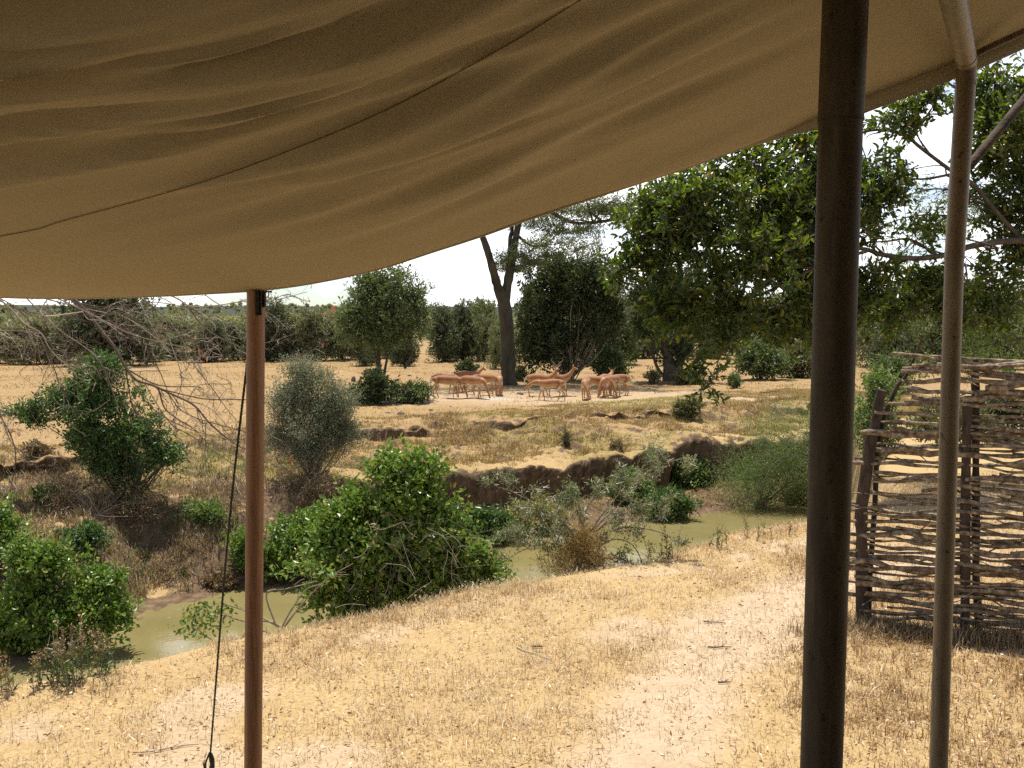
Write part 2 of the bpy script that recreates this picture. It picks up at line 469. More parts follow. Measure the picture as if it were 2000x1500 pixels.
gx = axis(-13, 13, .085, -4200, 4200, 1.09)
gy = axis(3.0, 31, .075, -200, 5200, 1.045)
X, Y = np.meshgrid(gx, gy)
Z = height(X.ravel(), Y.ravel()).reshape(X.shape)
mb = MB()
nx, ny = len(gx), len(gy)
ii = np.arange(ny - 1)[:, None] * nx + np.arange(nx - 1)[None]
LIP = height(X.ravel(), Y.ravel(), True).reshape(X.shape)
mb.add(np.stack([X + KA * LIP, Y - KB * LIP, Z], -1).reshape(-1, 3), np.stack([ii, ii + 1, ii + nx + 1, ii + nx], -1).reshape(-1, 4))
S_, T_ = st(X, Y)
U_ = T_ - np.interp(S_, TF_S, TF_T)
V_ = T_ - np.interp(S_, TE_S, TE_T)
SPIT = ss(X - .36 * Y, .1, .7) * ss(Y, 8.2, 10.2)
gyd, gxd = np.gradient(Z, gy, gx)
slope = np.hypot(gxd, gyd)

def poly_dist(x, y, pts):
    d = np.full(np.shape(x), 1e9)
    for (a, b) in zip(pts[:-1], pts[1:]):
        a, b = np.asarray(a)[:2], np.asarray(b)[:2]
        ab = b - a
        k = np.clip(((x - a[0]) * ab[0] + (y - a[1]) * ab[1]) / (ab @ ab), 0, 1)
        d = np.minimum(d, np.hypot(x - a[0] - k * ab[0], y - a[1] - k * ab[1]))
    return d
PATH = [at_z(p, q, 0) for p, q in ((1900, 1075), (1700, 1105), (1560, 1150), (1450, 1215), (1360, 1320), (1290, 1430), (1240, 1560))]
def bare_mask(x, y):
    w = .33 + .2 * fbm(x * 2, y * 2, 81, 3)
    path = ss(poly_dist(x, y, PATH), w + .22, w - .16)
    s, t = st(x, y)
    patches = .75 * ss(fbm(x * 1.1, y * 1.1, 83, 4), .14, .34) * ss(t, 6.2, 5.4)
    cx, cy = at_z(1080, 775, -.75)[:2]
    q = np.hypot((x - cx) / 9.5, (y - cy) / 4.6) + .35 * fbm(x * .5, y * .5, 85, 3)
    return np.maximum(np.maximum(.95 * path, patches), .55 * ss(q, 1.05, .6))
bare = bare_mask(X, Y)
soil = ss(slope, .38, .85) * ss(U_, .0, .6) * ss(V_, 3, .8)
soil = np.maximum(soil, ss(U_, .9 + 1.6 * ss(S_, 6, 9), .2 + 1.2 * ss(S_, 6, 9)) * ss(U_, -1.5, -.2))
soil = np.maximum(soil, .9 * ss(fbm(X * .9, Y * .9, 87, 4), -.12, .15) * ss(S_, 9.5, 5) * ss(U_, .2, 1) * ss(V_, .5, -1))
soil = np.maximum(soil, .75 * ss(U_, -4.5, -5.2) * ss(T_, 6.6, 7.6) * ss(slope, .4, .9))
soil *= 1 - SPIT
green = ss(fbm(X * .45, Y * .45, 89, 3), -.08, .22) * ss(U_, .6, 2) * ss(V_, .3, -1.0)
farw = ss(np.hypot(X, Y), 110, 260)
sx_, sy_ = at_z(972, 779, -.75)[:2]
salt = ss(np.hypot((X - sx_) / .85, (Y - sy_) / 1.0) + .4 * fbm(X * 3, Y * 3, 91, 3), 1.0, .5)

m, N, L, out = new_mat('savanna_ground')
tc = N.new('ShaderNodeTexCoord'); pos = tc.outputs['Object']
def att(n):
    a = N.new('ShaderNodeAttribute'); a.attribute_name = n; return a.outputs['Fac']
f1 = noise_tex(N, L, pos, 1.3, 8, .62)
f2 = noise_tex(N, L, pos, 38, 5, .7)
f3 = noise_tex(N, L, pos, 7, 6, .65)
f4 = noise_tex(N, L, pos, .16, 4, .6)
straw = ramp(N, L, f2, [(.25, (.21, .135, .062)), (.5, (.42, .295, .14)), (.75, (.585, .44, .225))])
straw = mixc(N, L, ramp(N, L, f1, [(.38, (0, 0, 0)), (.66, (.6, .6, .6))]), straw, (.34, .225, .11))
straw = mixc(N, L, ramp(N, L, f4, [(.4, (0, 0, 0)), (.62, (.55, .55, .55))]), straw, (.44, .31, .145))
straw = mixc(N, L, att('field'), straw, mixc(N, L, 1.0, straw, (.80, .765, .76), 'MULTIPLY'))
mott = ramp(N, L, noise_tex(N, L, pos, 11, 5, .65), [(.36, (.60, .57, .55)), (.54, (1, 1, 1))])
straw = mixc(N, L, att('field'), straw, mixc(N, L, 1.0, straw, mott, 'MULTIPLY'))
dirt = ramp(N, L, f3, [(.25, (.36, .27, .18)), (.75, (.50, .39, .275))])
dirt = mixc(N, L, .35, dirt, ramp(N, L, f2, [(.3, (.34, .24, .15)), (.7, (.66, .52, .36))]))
grn = mixc(N, L, 1.0, ramp(N, L, f2, [(.25, (.16, .12, .05)), (.75, (.42, .31, .125))]), mott, 'MULTIPLY')
earth = ramp(N, L, f3, [(.25, (.05, .032, .019)), (.5, (.14, .092, .055)), (.78, (.27, .185, .115))])
wood = ramp(N, L, noise_tex(N, L, pos, .05, 6, .6), [(.35, (.032, .042, .03)), (.6, (.05, .06, .04)), (.8, (.12, .10, .055))])
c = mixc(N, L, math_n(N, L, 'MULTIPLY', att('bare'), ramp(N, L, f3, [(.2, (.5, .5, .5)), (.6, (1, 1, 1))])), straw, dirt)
c = mixc(N, L, math_n(N, L, 'MULTIPLY', att('green'), ramp(N, L, f1, [(.3, (.3, .3, .3)), (.6, (1, 1, 1))])), c, grn)
c = mixc(N, L, ramp(N, L, math_n(N, L, 'ADD', att('soil'), math_n(N, L, 'MULTIPLY', math_n(N, L, 'SUBTRACT', f3, .5), 1.9)), [(.35, (0, 0, 0)), (.6, (1, 1, 1))]), c, earth)
c = mixc(N, L, att('farwood'), c, wood)
c = mixc(N, L, att('salt'), c, (.40, .34, .27))
p = N.new('ShaderNodeBsdfPrincipled'); p.inputs['Roughness'].default_value = .95; p.inputs['Specular IOR Level'].default_value = .1
L.new(c, p.inputs['Base Color'])
b = N.new('ShaderNodeBump'); b.inputs['Strength'].default_value = .7; b.inputs['Distance'].default_value = .05
L.new(mixc(N, L, .45, f3, f2), b.inputs['Height']); L.new(b.outputs[0], p.inputs['Normal'])
L.new(p.outputs[0], out.inputs['Surface'])
M['ground'] = m
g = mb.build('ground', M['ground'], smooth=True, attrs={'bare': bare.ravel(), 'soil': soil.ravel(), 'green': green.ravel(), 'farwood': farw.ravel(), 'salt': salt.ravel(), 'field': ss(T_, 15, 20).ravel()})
tag(g, kind='structure')

# river
m, N, L, out = new_mat('muddy_water')
p = N.new('ShaderNodeBsdfPrincipled')
tc = N.new('ShaderNodeTexCoord')
f = noise_tex(N, L, tc.outputs['Object'], .7, 4, .55, 1.0)
L.new(ramp(N, L, f, [(.3, (.175, .145, .055)), (.7, (.23, .19, .082))]), p.inputs['Base Color'])
p.inputs['Roughness'].default_value = .07
p.inputs['Specular IOR Level'].default_value = .5
b = N.new('ShaderNodeBump'); b.inputs['Strength'].default_value = .12; b.inputs['Distance'].default_value = .03
L.new(noise_tex(N, L, tc.outputs['Object'], 5, 3, .5), b.inputs['Height']); L.new(b.outputs[0], p.inputs['Normal'])
L.new(p.outputs[0], out.inputs['Surface'])
M['water'] = m
mb = MB()
sv = np.linspace(-40, 60, 80); tv = np.linspace(7.6, 16.2, 12)
SS, TT = np.meshgrid(sv, tv); WX, WY = xy(SS, TT)
ii = np.arange(11)[:, None] * 80 + np.arange(79)[None]
mb.add(np.stack([WX, WY, np.full_like(WX, -2.4)], -1).reshape(-1, 3), np.stack([ii, ii + 1, ii + 81, ii + 80], -1).reshape(-1, 4))
tag(mb.build('river_water', M['water'], smooth=True), kind='structure')

# ------------------------------------------------------------------ foliage engine
def unit(v): return v / (np.linalg.norm(v, axis=-1, keepdims=True) + 1e-12)

def add_leaves(mb, C, D, length, width, rng, shape='diamond', fold=.18):
    """C base points, D directions; a leaf blade for each"""
    n = len(C)
    Rv = unit(rng.normal(size=(n, 3)) + np.array([0, 0, .7]))
    Sd = unit(np.cross(D, Rv)); Nn = np.cross(Sd, D)
    Ls = (length * rng.uniform(.65, 1.25, n))[:, None]; Ws = (width * rng.uniform(.7, 1.2, n))[:, None]
    if shape == 'diamond':
        V = np.stack([C, C + D * Ls * .5 + Sd * Ws * .5 + Nn * Ws * fold, C + D * Ls, C + D * Ls * .45 - Sd * Ws * .5 + Nn * Ws * fold], 1)
        i = np.arange(n)[:, None] * 4
        mb.add(V.reshape(-1, 3), i + np.array([[0, 1, 2, 3]]))
    else:
        b0, tip = C, C + D * Ls - Nn * Ls * .10
        r1 = C + D * Ls * .30 + Sd * Ws * .45 + Nn * Ws * fold; r2 = C + D * Ls * .72 + Sd * Ws * .40 + Nn * Ws * fold * .7
        l1 = C + D * Ls * .30 - Sd * Ws * .45 + Nn * Ws * fold; l2 = C + D * Ls * .72 - Sd * Ws * .40 + Nn * Ws * fold * .7
        V = np.stack([b0, r1, r2, tip, l2, l1], 1)
        i = np.arange(n)[:, None] * 6
        mb.add(V.reshape(-1, 3), np.concatenate([i + np.array([[0, 1, 2, 3]]), i + np.array([[0, 3, 4, 5]])]))

def lobe_points(lobes, n, rng, gap=.15, gscale=2.2, inner=.25, seed=0, sub=17):
    """n twig points: every lobe breaks up into smaller leafy clumps with gaps between them"""
    L = np.array(lobes, float)
    S = []
    for l in L:
        m = max(4, int(sub * rng.uniform(.8, 1.2)))
        d = unit(rng.normal(size=(m, 3)) + (0, 0, .15))
        r = rng.uniform(.35, 1.02, m); r[rng.random(m) < .2] *= 1.28
        c = l[:3] + d * l[3:6] * r[:, None]
        k = rng.uniform(.13, .38, m)
        S.append(np.column_stack([c, np.outer(k, l[3:6]) * (1, 1, .8)]))
    S = np.vstack(S)
    w = (S[:, 3] * S[:, 4] * S[:, 5]) ** .66; w /= w.sum()
    N2 = int(n * 1.9)
    k = rng.choice(len(S), N2, p=w)
    d = unit(rng.normal(size=(N2, 3)) + (0, 0, .25))
    r = np.clip(1 - np.abs(rng.normal(0, .3, N2)), .05, 1) * (1 + .35 * (rng.random(N2) < .07))
    P = S[k, :3] + d * S[k, 3:6] * r[:, None]
    fill = rng.random(N2) < inner * .6
    kl = rng.choice(len(L), N2)
    P = np.where(fill[:, None], L[kl, :3] + unit(rng.normal(size=(N2, 3))) * L[kl, 3:6] * (rng.random(N2) ** .5)[:, None] * .8, P)
    shoot = rng.random(N2) < .05                      # leggy shoots that stand clear of the crown
    P[shoot] += np.column_stack([rng.normal(size=(shoot.sum(), 2)) * .12, np.abs(rng.normal(.25, .18, shoot.sum()))]) * L[:, 3:6].mean()
    sc = gscale / L[:, 3:6].mean()
    keep = fbm(P[:, 0] * sc, P[:, 1] * sc, seed + 5, 3, P[:, 2] * sc) > (gap - .28)
    P, d = P[keep][:n], d[keep][:n]
    return P, d

def plant(name, base, lobes, label, cat, leaf='mid', n=500, per=14, length=.06, width=.03, twig=.18, stems=14, stem_r=.02, stem_mat='bark',
          shape='diamond', group=None, seed=1, gap=.15, gscale=2.2, inner=.25, up=.3, trunk=None, limb_n=0, spread=.7, part='foliage', stem_part='stems', droop=0.0, bias=(0, 0, 0)):
    """a shrub or tree: stems or trunk with limbs, and a crown of leaf sprays"""
    rng = np.random.default_rng(seed)
    base = np.asarray(base, float)
    root = thing(name, base, label, cat, group)
    P, d = lobe_points(lobes, n, rng, gap, gscale, inner, seed)
    tw = unit(d * spread + rng.normal(size=P.shape) * .55 + np.array([0, 0, up]))
    tw = unit(tw + np.array(bias))
    ml = MB()
    q = rng.random((len(P), per)) ** .8
    C = P[:, None] + tw[:, None] * (q * twig)[..., None] + rng.normal(size=(len(P), per, 3)) * twig * .16
    D = unit(tw[:, None] * .7 + rng.normal(size=(len(P), per, 3)) * .65)
    add_leaves(ml, C.reshape(-1, 3), D.reshape(-1, 3), length, width, rng, shape)
    ml.build(part, M[leaf], root, base)
    ms = MB()
    if trunk is not None:
        for path, r0, r1 in trunk:
            pp = spline(path, 12); ms.tube(pp, np.linspace(r0, r1, 12), 8)
        src = np.vstack([spline(path, 12)[5:] for path, _, _ in trunk])
    else:
        src = base[None]
    for j in rng.choice(len(P), min(len(P), stems), replace=False):
        a = src[np.argmin(np.linalg.norm((src - P[j]) * (1, 1, 1.6), axis=1) + rng.random(len(src)) * .3)] if len(src) > 1 else base + rng.normal(size=3) * (1, 1, 0) * stem_r * 4
        e = P[j]; mid = (a + e) / 2 + rng.normal(size=3) * np.linalg.norm(e - a) * .10 + (0, 0, np.linalg.norm(e - a) * .08)
        pp = spline([a, mid, e], 7)
        ms.tube(pp, np.linspace(stem_r, stem_r * .25, 7), 5)
        for _ in range(3):
            k = rng.integers(2, 7)
            tgt = P[np.argsort(np.linalg.norm(P - pp[k], axis=1))[rng.integers(0, 14)]]
            ms.tube(spline([pp[k], (pp[k] + tgt) / 2 + rng.normal(size=3) * twig * .2, tgt], 4), np.linspace(stem_r * .4, stem_r * .12, 4), 3)
    ms.build('trunk' if trunk is not None else stem_part, M[stem_mat], root, base, smooth=True)
    return root

def L_(d, *items):
    """lobes given as pixel centre, pixel radii and an extra distance -> metres"""
    o = []
    for it in items:
        px, py, rx, ry = it[:4]
        dd = d + (it[4] if len(it) > 4 else 0)
        c = at(px, py, dd); k = dd / FPX
        o.append((*c, rx * k, (it[5] if len(it) > 5 else .85 * (rx + ry) / 2 * k), ry * k))
    return o

def branch(mb, pts, r0, r1, rng, depth=2, kids=7, klen=.45, sides=6, ends=None, wig=.5, grav=-.15, tmin=.25):
    """a limb through pts with side twigs"""
    n = max(6, len(pts) * 4)
    pp = spline(pts, n)
    mb.tube(pp, np.linspace(r0, r1, n), sides, cap=False)
    Lp = np.linalg.norm(np.diff(pp, axis=0), axis=1).sum()
    if ends is not None: ends.append((pp[-1], unit(pp[-1] - pp[-2])))
    if depth <= 0: return
    for _ in range(kids):
        q = rng.uniform(tmin, .98); i = min(n - 2, int(q * n))
        tdir = unit(pp[i + 1] - pp[i])
        d = unit(tdir * .9 + rng.normal(size=3) * .62 + (0, 0, grav))
        l = Lp * klen * rng.uniform(.4, 1.1) * (1.15 - q * .6)
        m1 = pp[i] + d * l * .35 + rng.normal(size=3) * l * .06 * wig
        m2 = pp[i] + d * l * .7 + rng.normal(size=3) * l * .14 * wig + (0, 0, grav * l * .25)
        e = pp[i] + d * l + rng.normal(size=3) * l * .16 * wig + (0, 0, grav * l * .6)
        rr = (r0 + (r1 - r0) * q) * .55
        branch(mb, [pp[i], m1, m2, e], max(rr, .0012), max(r1 * .5, .0009), rng, depth - 1, max(2, int(kids * .6)), klen, 4 if depth > 1 else 3, ends, wig, grav, tmin)

# ------------------------------------------------------------------ far trees
def gp(px, py): return ground(px, py)

# fever-tree acacia standing over the antelopes
fb = gp(995, 752); FD = fb[1]
def fp(px, py, dd=0): return at(px, py, FD + dd)
k = FD / FPX
rng = np.random.default_rng(3)
root = thing('acacia_tree', fb, 'tall forked acacia with bare pale trunk standing beside the antelopes', 'tree')
ms = MB(); ends = []
def trunk_path(L, dd=0):
    P = np.array([fp(x, y, dd * i / max(1, len(L) - 1)) for i, (x, y, w) in enumerate(L)]); r = np.array([w * k * .43 for _, _, w in L])
    Q = spline(np.column_stack([P, r]), len(L) * 5)
    ms.tube(Q[:, :3], Q[:, 3] * (1 + .05 * rng.normal(size=len(Q))), 10)
    return Q[:, :3]
trunk_path([(994, 757, 46), (993, 735, 37), (992, 690, 33), (990, 640, 32), (985, 595, 31), (980, 570, 26)])
l1 = trunk_path([(983, 590, 25), (972, 560, 22), (961, 520, 18), (949, 480, 15), (938, 450, 13), (922, 395, 12), (900, 330, 10), (860, 270, 6), (800, 225, 3)], -2)
l2 = trunk_path([(985, 590, 25), (994, 540, 21), (1003, 490, 18), (1012, 440, 15), (1024, 380, 13), (1040, 310, 10), (1070, 240, 6), (1100, 190, 3)], 1)
l3 = trunk_path([(998, 520, 13), (996, 470, 10), (1000, 440, 8), (990, 360, 7), (960, 280, 4)], 2)
l4 = trunk_path([(1020, 392, 12), (1055, 402, 10), (1095, 425, 9), (1130, 436, 8), (1180, 432, 7), (1235, 424, 5), (1280, 440, 3), (1330, 452, 2)], -1)
l5 = trunk_path([(1010, 460, 7), (1040, 480, 5), (1075, 470, 4), (1100, 440, 3)], 1)
l6 = trunk_path([(1098, 426, 5), (1099, 450, 4), (1100, 458, 2)], 0)
for lp in (l1, l2, l3, l4):
    for _ in range(14):
        i = rng.integers(len(lp) // 2, len(lp))
        d = unit(rng.normal(size=3) * (1, 1, .35) + (0, 0, .25)); l = rng.uniform(1.0, 3.0)
        branch(ms, [lp[i], lp[i] + d * l * .5 + (0, 0, .1 * l), lp[i] + d * l], .05, .012, rng, 1, 5, .5, 5)
ms.build('trunk', M['fever'], root, fb, smooth=True)
lob = []
for (px, py, rx, ry, dd) in [(1060, 440, 60, 16, 0), (1100, 415, 80, 18, 1), (1180, 415, 90, 16, 0), (1235, 400, 60, 18, -1), (1260, 425, 60, 12, 1), (1010, 500, 45, 9, 0), (1000, 525, 34, 9, 1), (985, 512, 22, 8, 0), (1035, 515, 30, 8, 0), (1150, 450, 60, 12, 0), (1075, 500, 30, 10, 1), (1050, 478, 50, 12, -1), (1080, 455, 40, 14, 1),
                             (1130, 400, 90, 20, 2), (900, 330, 120, 18, 0), (820, 260, 140, 20, -1), (960, 260, 150, 22, 1), (1070, 220, 160, 22, 0), (1180, 300, 130, 20, 1), (1000, 350, 90, 16, 2), (740, 300, 100, 16, 0)]:
    c = fp(px, py, dd); lob.append((*c, rx * k, rx * k * .8, ry * k))
P, d = lobe_points(lob, 4200, rng, .10, 2.6, .5, 4)
ml = MB()
tw = unit(d * (1, 1, .3) + rng.normal(size=P.shape) * (.5, .5, .2))
C = P[:, None] + tw[:, None] * (rng.random((len(P), 16)) * .42)[..., None] + rng.normal(size=(len(P), 16, 3)) * .05
add_leaves(ml, C.reshape(-1, 3), unit(tw[:, None] * .6 + rng.normal(size=C.shape) * .6).reshape(-1, 3), .12, .04, rng)
ml.build('crown', M['acacia'], root, fb)

# evergreen thicket right of the acacia
b = gp(1110, 744); d = b[1]
plant('evergreen_bush', b, L_(d, (1110, 600, 85, 85), (1060, 640, 55, 85), (1160, 625, 48, 95), (1125, 545, 58, 40), (1100, 690, 85, 45), (1175, 570, 30, 50), (1040, 590, 30, 40), (1085, 560, 40, 45)),
      'big dense dark green bush directly right of the forked acacia trunk', 'bush', 'dark', 2600, 17, .20, .085, .5, 70, .03, seed=12, gap=.10, inner=.3, stem_mat='twig')

# round tree left of the antelopes
b = gp(745, 780); d = b[1]
T = lambda *q: [at(x, y, d) for x, y in q]
plant('round_tree', b, L_(d, (750, 605, 62, 58), (703, 630, 42, 48), (800, 625, 34, 50), (758, 660, 54, 38), (688, 645, 26, 34), (772, 562, 40, 28), (735, 560, 34, 24), (812, 590, 22, 30)),
      'rounded leafy tree on a thin dark trunk, left of the grazing antelopes', 'tree', 'mid', 1500, 14, .17, .055, .45, 60, .025, seed=15, gap=.17, inner=.2, up=.5,
      trunk=[(T((744, 783), (742, 740), (739, 705), (742, 670), (748, 620)), .13, .04), (T((751, 783), (749, 745), (756, 700), (768, 650)), .07, .03), (T((740, 715), (722, 680), (708, 640)), .06, .02), (T((790, 720), (805, 690), (800, 660)), .05, .02)], part='crown')
for i, (lo, n, lab) in enumerate([(((738, 768, 40, 20), (715, 772, 24, 14), (730, 745, 14, 22)), 300, 'dark low shrub wrapped round the foot of the thin trunked round tree'),
                                (((795, 768, 30, 18), (818, 772, 18, 14)), 170, 'pale green low shrub between the round tree and the left antelopes')]):
    b = gp(lo[0][0], 788); plant('low_shrub', b, L_(b[1], *lo), lab, 'shrub', 'dark' if i == 0 else 'mid', n, 14, .16, .06, .3, 12, .012, seed=30 + i, group='low shrubs on the far bank')

# antelope-side saplings and far shrubs, one by one
def shrub(px, py, rx, ry, lab, leaf, n=260, seed=0, name='low_shrub', group='shrubs across the far field', big=1.0, stems=14):
    b = gp(px, py); d = b[1]
    lob = L_(d, (px, py - ry, rx, ry), (px - rx * .5, py - ry * .8, rx * .55, ry * .7), (px + rx * .5, py - ry * .75, rx * .55, ry * .7), (px + rx * .1, py - ry * 1.5, rx * .5, ry * .5))
    return plant(name, b, lob, lab, 'shrub', leaf, n, 14, min(.0047, .00022 * rx) * d * big, min(.0019, .00009 * rx) * d * big, min(.012, .00035 * rx) * d, stems, .0006 * d, seed=seed, group=group, gap=.1)
shrub(912, 740, 18, 14, 'small dark sapling growing just behind the left group of antelopes', 'dark', 140, 41)
shrub(1015, 745, 12, 14, 'small leafy shoot growing at the foot of the forked acacia trunk', 'mid', 90, 42)
shrub(1195, 740, 30, 22, 'small bright shrub right of the big dark bush behind the right antelopes', 'mid', 200, 43)
shrub(1182, 712, 60, 40, 'pale green rounded shrub standing right of the big dark bush', 'mid', 520, 44)
shrub(1435, 758, 13, 13, 'tiny round green shrub alone on the pale ground under the broadleaf tree', 'mid', 90, 45)
shrub(1482, 742, 44, 30, 'mid green bushy shrub left of the thick dark pole', 'mid', 420, 46)
shrub(1555, 738, 30, 26, 'olive shrub half hidden behind the thick dark pole', 'olive', 260, 47)
shrub(1275, 752, 12, 14, 'sparse shoot left of the stubby dark tree trunk', 'olive', 80, 48)
shrub(1340, 752, 20, 12, 'low pale shrub at the foot of the stubby dark tree trunk', 'olive', 110, 49)
shrub(1235, 700, 38, 30, 'dusty olive shrub in the gap right of the antelopes', 'olive', 340, 50)

# stubby tree behind the hanging broadleaf branches
b = gp(1312, 744); d = b[1]
T = lambda *q: [at(x, y, d) for x, y in q]
plant('stubby_tree', b, L_(d, (1300, 600, 70, 60), (1350, 640, 50, 50), (1270, 640, 36, 40), (1340, 560, 60, 50), (1320, 690, 40, 20)),
      'stubby many stemmed tree with a thick dark foot on the open field', 'tree', 'dark', 900, 14, .22, .09, .5, 30, .035, seed=17, part='crown',
      trunk=[(T((1310, 748), (1308, 715), (1300, 680), (1290, 640)), .42, .08), (T((1318, 748), (1326, 710), (1345, 680), (1360, 650)), .3, .06), (T((1322, 746), (1350, 715), (1370, 690), (1390, 670)), .12, .04), (T((1308, 748), (1285, 720), (1275, 690), (1272, 660)), .1, .03)])

# ---- tree line: four grown trees, copied with their trunks and crowns
def proto_tree(name, lobes, trunkp, leaf, seed, n, ll):
    return plant(name, (0, 0, 0), lobes, 'tree', 'tree', leaf, n, 13, ll, ll * .45, ll * 2.2, 26, .03, seed=seed, trunk=trunkp, part='crown', gap=.1, inner=.3)
tr0 = [([(0, 0, 0), (.02, 0, .2), (-.03, 0, .45), (.02, .02, .7)], .035, .012), ([(0, 0, .1), (.14, .03, .35), (.22, .05, .6)], .022, .008), ([(0, 0, .1), (-.13, -.03, .35), (-.2, 0, .6)], .022, .008)]
PT = [proto_tree('bushy_tree', [(0, 0, .55, .34, .34, .42), (-.22, .05, .45, .26, .26, .36), (.22, -.05, .42, .26, .26, .34), (.05, 0, .8, .22, .22, .2), (-.3, 0, .2, .24, .24, .2), (.3, 0, .2, .24, .24, .2), (0, 0, .14, .42, .36, .14)], tr0, 'hazedark', 61, 900, .055),
      proto_tree('bushy_tree', [(0, 0, .5, .42, .38, .4), (-.3, .1, .4, .26, .3, .34), (.32, 0, .38, .3, .3, .34), (-.1, 0, .8, .24, .22, .2), (.15, .1, .75, .2, .2, .2), (0, 0, .13, .48, .4, .13)], tr0, 'hazemid', 62, 900, .055),
      proto_tree('bushy_tree', [(0, 0, .6, .3, .3, .35), (-.2, .05, .7, .26, .26, .2), (.25, -.05, .62, .28, .26, .22), (0, 0, .85, .3, .3, .14), (-.3, 0, .35, .2, .2, .22), (.28, .1, .3, .22, .22, .25), (.1, 0, .15, .4, .36, .15), (-.25, .1, .12, .3, .3, .12)], tr0, 'hazeolive', 63, 760, .055),
      proto_tree('bushy_tree', [(-.1, 0, .8, .42, .36, .13), (.2, .1, .72, .36, .3, .12), (-.25, .1, .62, .3, .3, .12), (.05, 0, .92, .3, .3, .1), (0, 0, .4, .25, .25, .2), (0, 0, .12, .4, .4, .12)], tr0, 'hazemid', 64, 700, .05)]
KIND = ['dark evergreen', 'mid green', 'olive drab', 'flat topped']
used = [False] * 4
LINE = [  # px, base py, top py, width px, kind
    (-40, 712, 600, 150, 0), (60, 712, 628, 120, 2), (130, 708, 622, 90, 1), (215, 714, 545, 200, 0), (290, 706, 632, 80, 2), (345, 704, 650, 70, 1), (410, 708, 636, 90, 0), (465, 704, 632, 90, 1), (525, 706, 598, 110, 0), (575, 704, 620, 90, 2),
    (625, 705, 608, 100, 1), (668, 703, 622, 90, 2), (715, 714, 640, 70, 0), (790, 716, 640, 60, 0), (868, 706, 606, 90, 0), (905, 704, 600, 80, 0), (945, 706, 590, 80, 1), (968, 720, 640, 50, 1), (1215, 702, 590, 90, 2), (1255, 699, 570, 80, 2),
    (1395, 700, 600, 90, 1), (1440, 694, 585, 120, 2), (1500, 698, 580, 110, 1), (1560, 700, 570, 120, 2), (1620, 700, 560, 110, 1), (1705, 716, 585, 110, 1), (1745, 730, 610, 90, 0), (1790, 712, 560, 130, 2), (1850, 716, 590, 110, 1), (1905, 710, 555, 130, 2),
    (1955, 722, 600, 110, 1), (2020, 712, 570, 140, 2), (2110, 712, 560, 150, 0), (-130, 712, 590, 160, 1), (330, 700, 626, 130, 3), (760, 700, 650, 90, 3), (1335, 696, 600, 100, 3)]
rng = np.random.default_rng(8)
WHERE = {0: 'at the left edge of the far tree line', 215: 'and tall, highest in the tree line left of the wooden pole', 410: 'left of the wooden pole on the field edge', 525: 'just right of the wooden pole in the tree line', 868: 'between the round tree and the forked acacia', }
for q in range(26):        # more of them farther back, between the nearer ones
    px = rng.uniform(-160, 2160); py = rng.uniform(684, 699)
    LINE.append((px, py, py - rng.uniform(26, 78) - 24 * vn(np.array([px / 160]), np.array([0.5]), 77)[0], rng.uniform(40, 120), int(rng.choice([0, 1, 1, 2, 2, 3]))))
for (px, py, ty, wpx, kd) in LINE:
    b = gp(px, py); d = b[1]
    o = PT[kd] if not used[kd] else copy_tree(PT[kd])
    used[kd] = True
    H = (py - ty) * d / FPX
    o.location = tuple(b); o.scale = (wpx * d / FPX / 1.05, wpx * d / FPX / 1.05, H * 1.02); o.rotation_euler = (0, 0, rng.uniform(0, 6.28))
    o['label'] = KIND[kd] + ' tree ' + WHERE.get(px, 'in the far tree line behind the dry field')
    o['group'] = 'trees along the far side of the field'

b = gp(1150, 712)
plant('slender_tree', b, L_(b[1], (1118, 480, 26, 34), (1140, 520, 34, 30), (1165, 500, 22, 36), (1185, 560, 30, 46), (1215, 540, 22, 40), (1140, 600, 50, 60), (1215, 620, 40, 50)),
      'tall thin pale tree showing above the big dark bush', 'tree', 'grey', 420, 12, .26, .08, .8, 40, .05, 'twig', seed=65, gap=.2, inner=.2, trunk=[([b, at(1148, 640, b[1]), at(1140, 560, b[1]), at(1125, 490, b[1])], .2, .04), ([b, at(1165, 640, b[1]), at(1185, 580, b[1]), at(1200, 530, b[1])], .16, .04)], part='crown')

# woodland beyond, one mass out to the hills
rng = np.random.default_rng(9)
ml = MB()
nw = 2300
rr = 120 + 620 * rng.random(nw) ** 1.6; rr[1500:] = rng.uniform(700, 2300, nw - 1500); aa = rng.uniform(-.62, .62, nw)
tx, ty = rr * np.sin(aa), rr * np.cos(aa)
hw = rng.uniform(1.6, 3.6, nw) * (1 + rr / 1500)
tz = height(tx, ty)
per = 110
dd = unit(rng.normal(size=(nw, per, 3))) * (rng.random((nw, per, 1)) ** .35)
Cc = np.stack([tx, ty, tz + hw * .5], -1)[:, None] + dd * np.stack([hw * .62, hw * .62, hw * .52], -1)[:, None]
leafS = np.clip(rr * .0042, .35, 4.0); hw[1500:] *= 1.6; tz[1500:] -= 1
for lo, hi in ((110, 170), (170, 260), (260, 700), (700, 1300), (1300, 2400)):
    q = (rr >= lo) & (rr < hi)
    C = Cc[q].reshape(-1, 3); add_leaves(ml, C, unit(rng.normal(size=C.shape)), float(leafS[q].mean()), float(leafS[q].mean()) * .6, rng)
tag(ml.build('woodland', M['hazeolive']), 'haze-toned mass of scattered bush stretching away to the hills', 'woodland', kind='stuff')

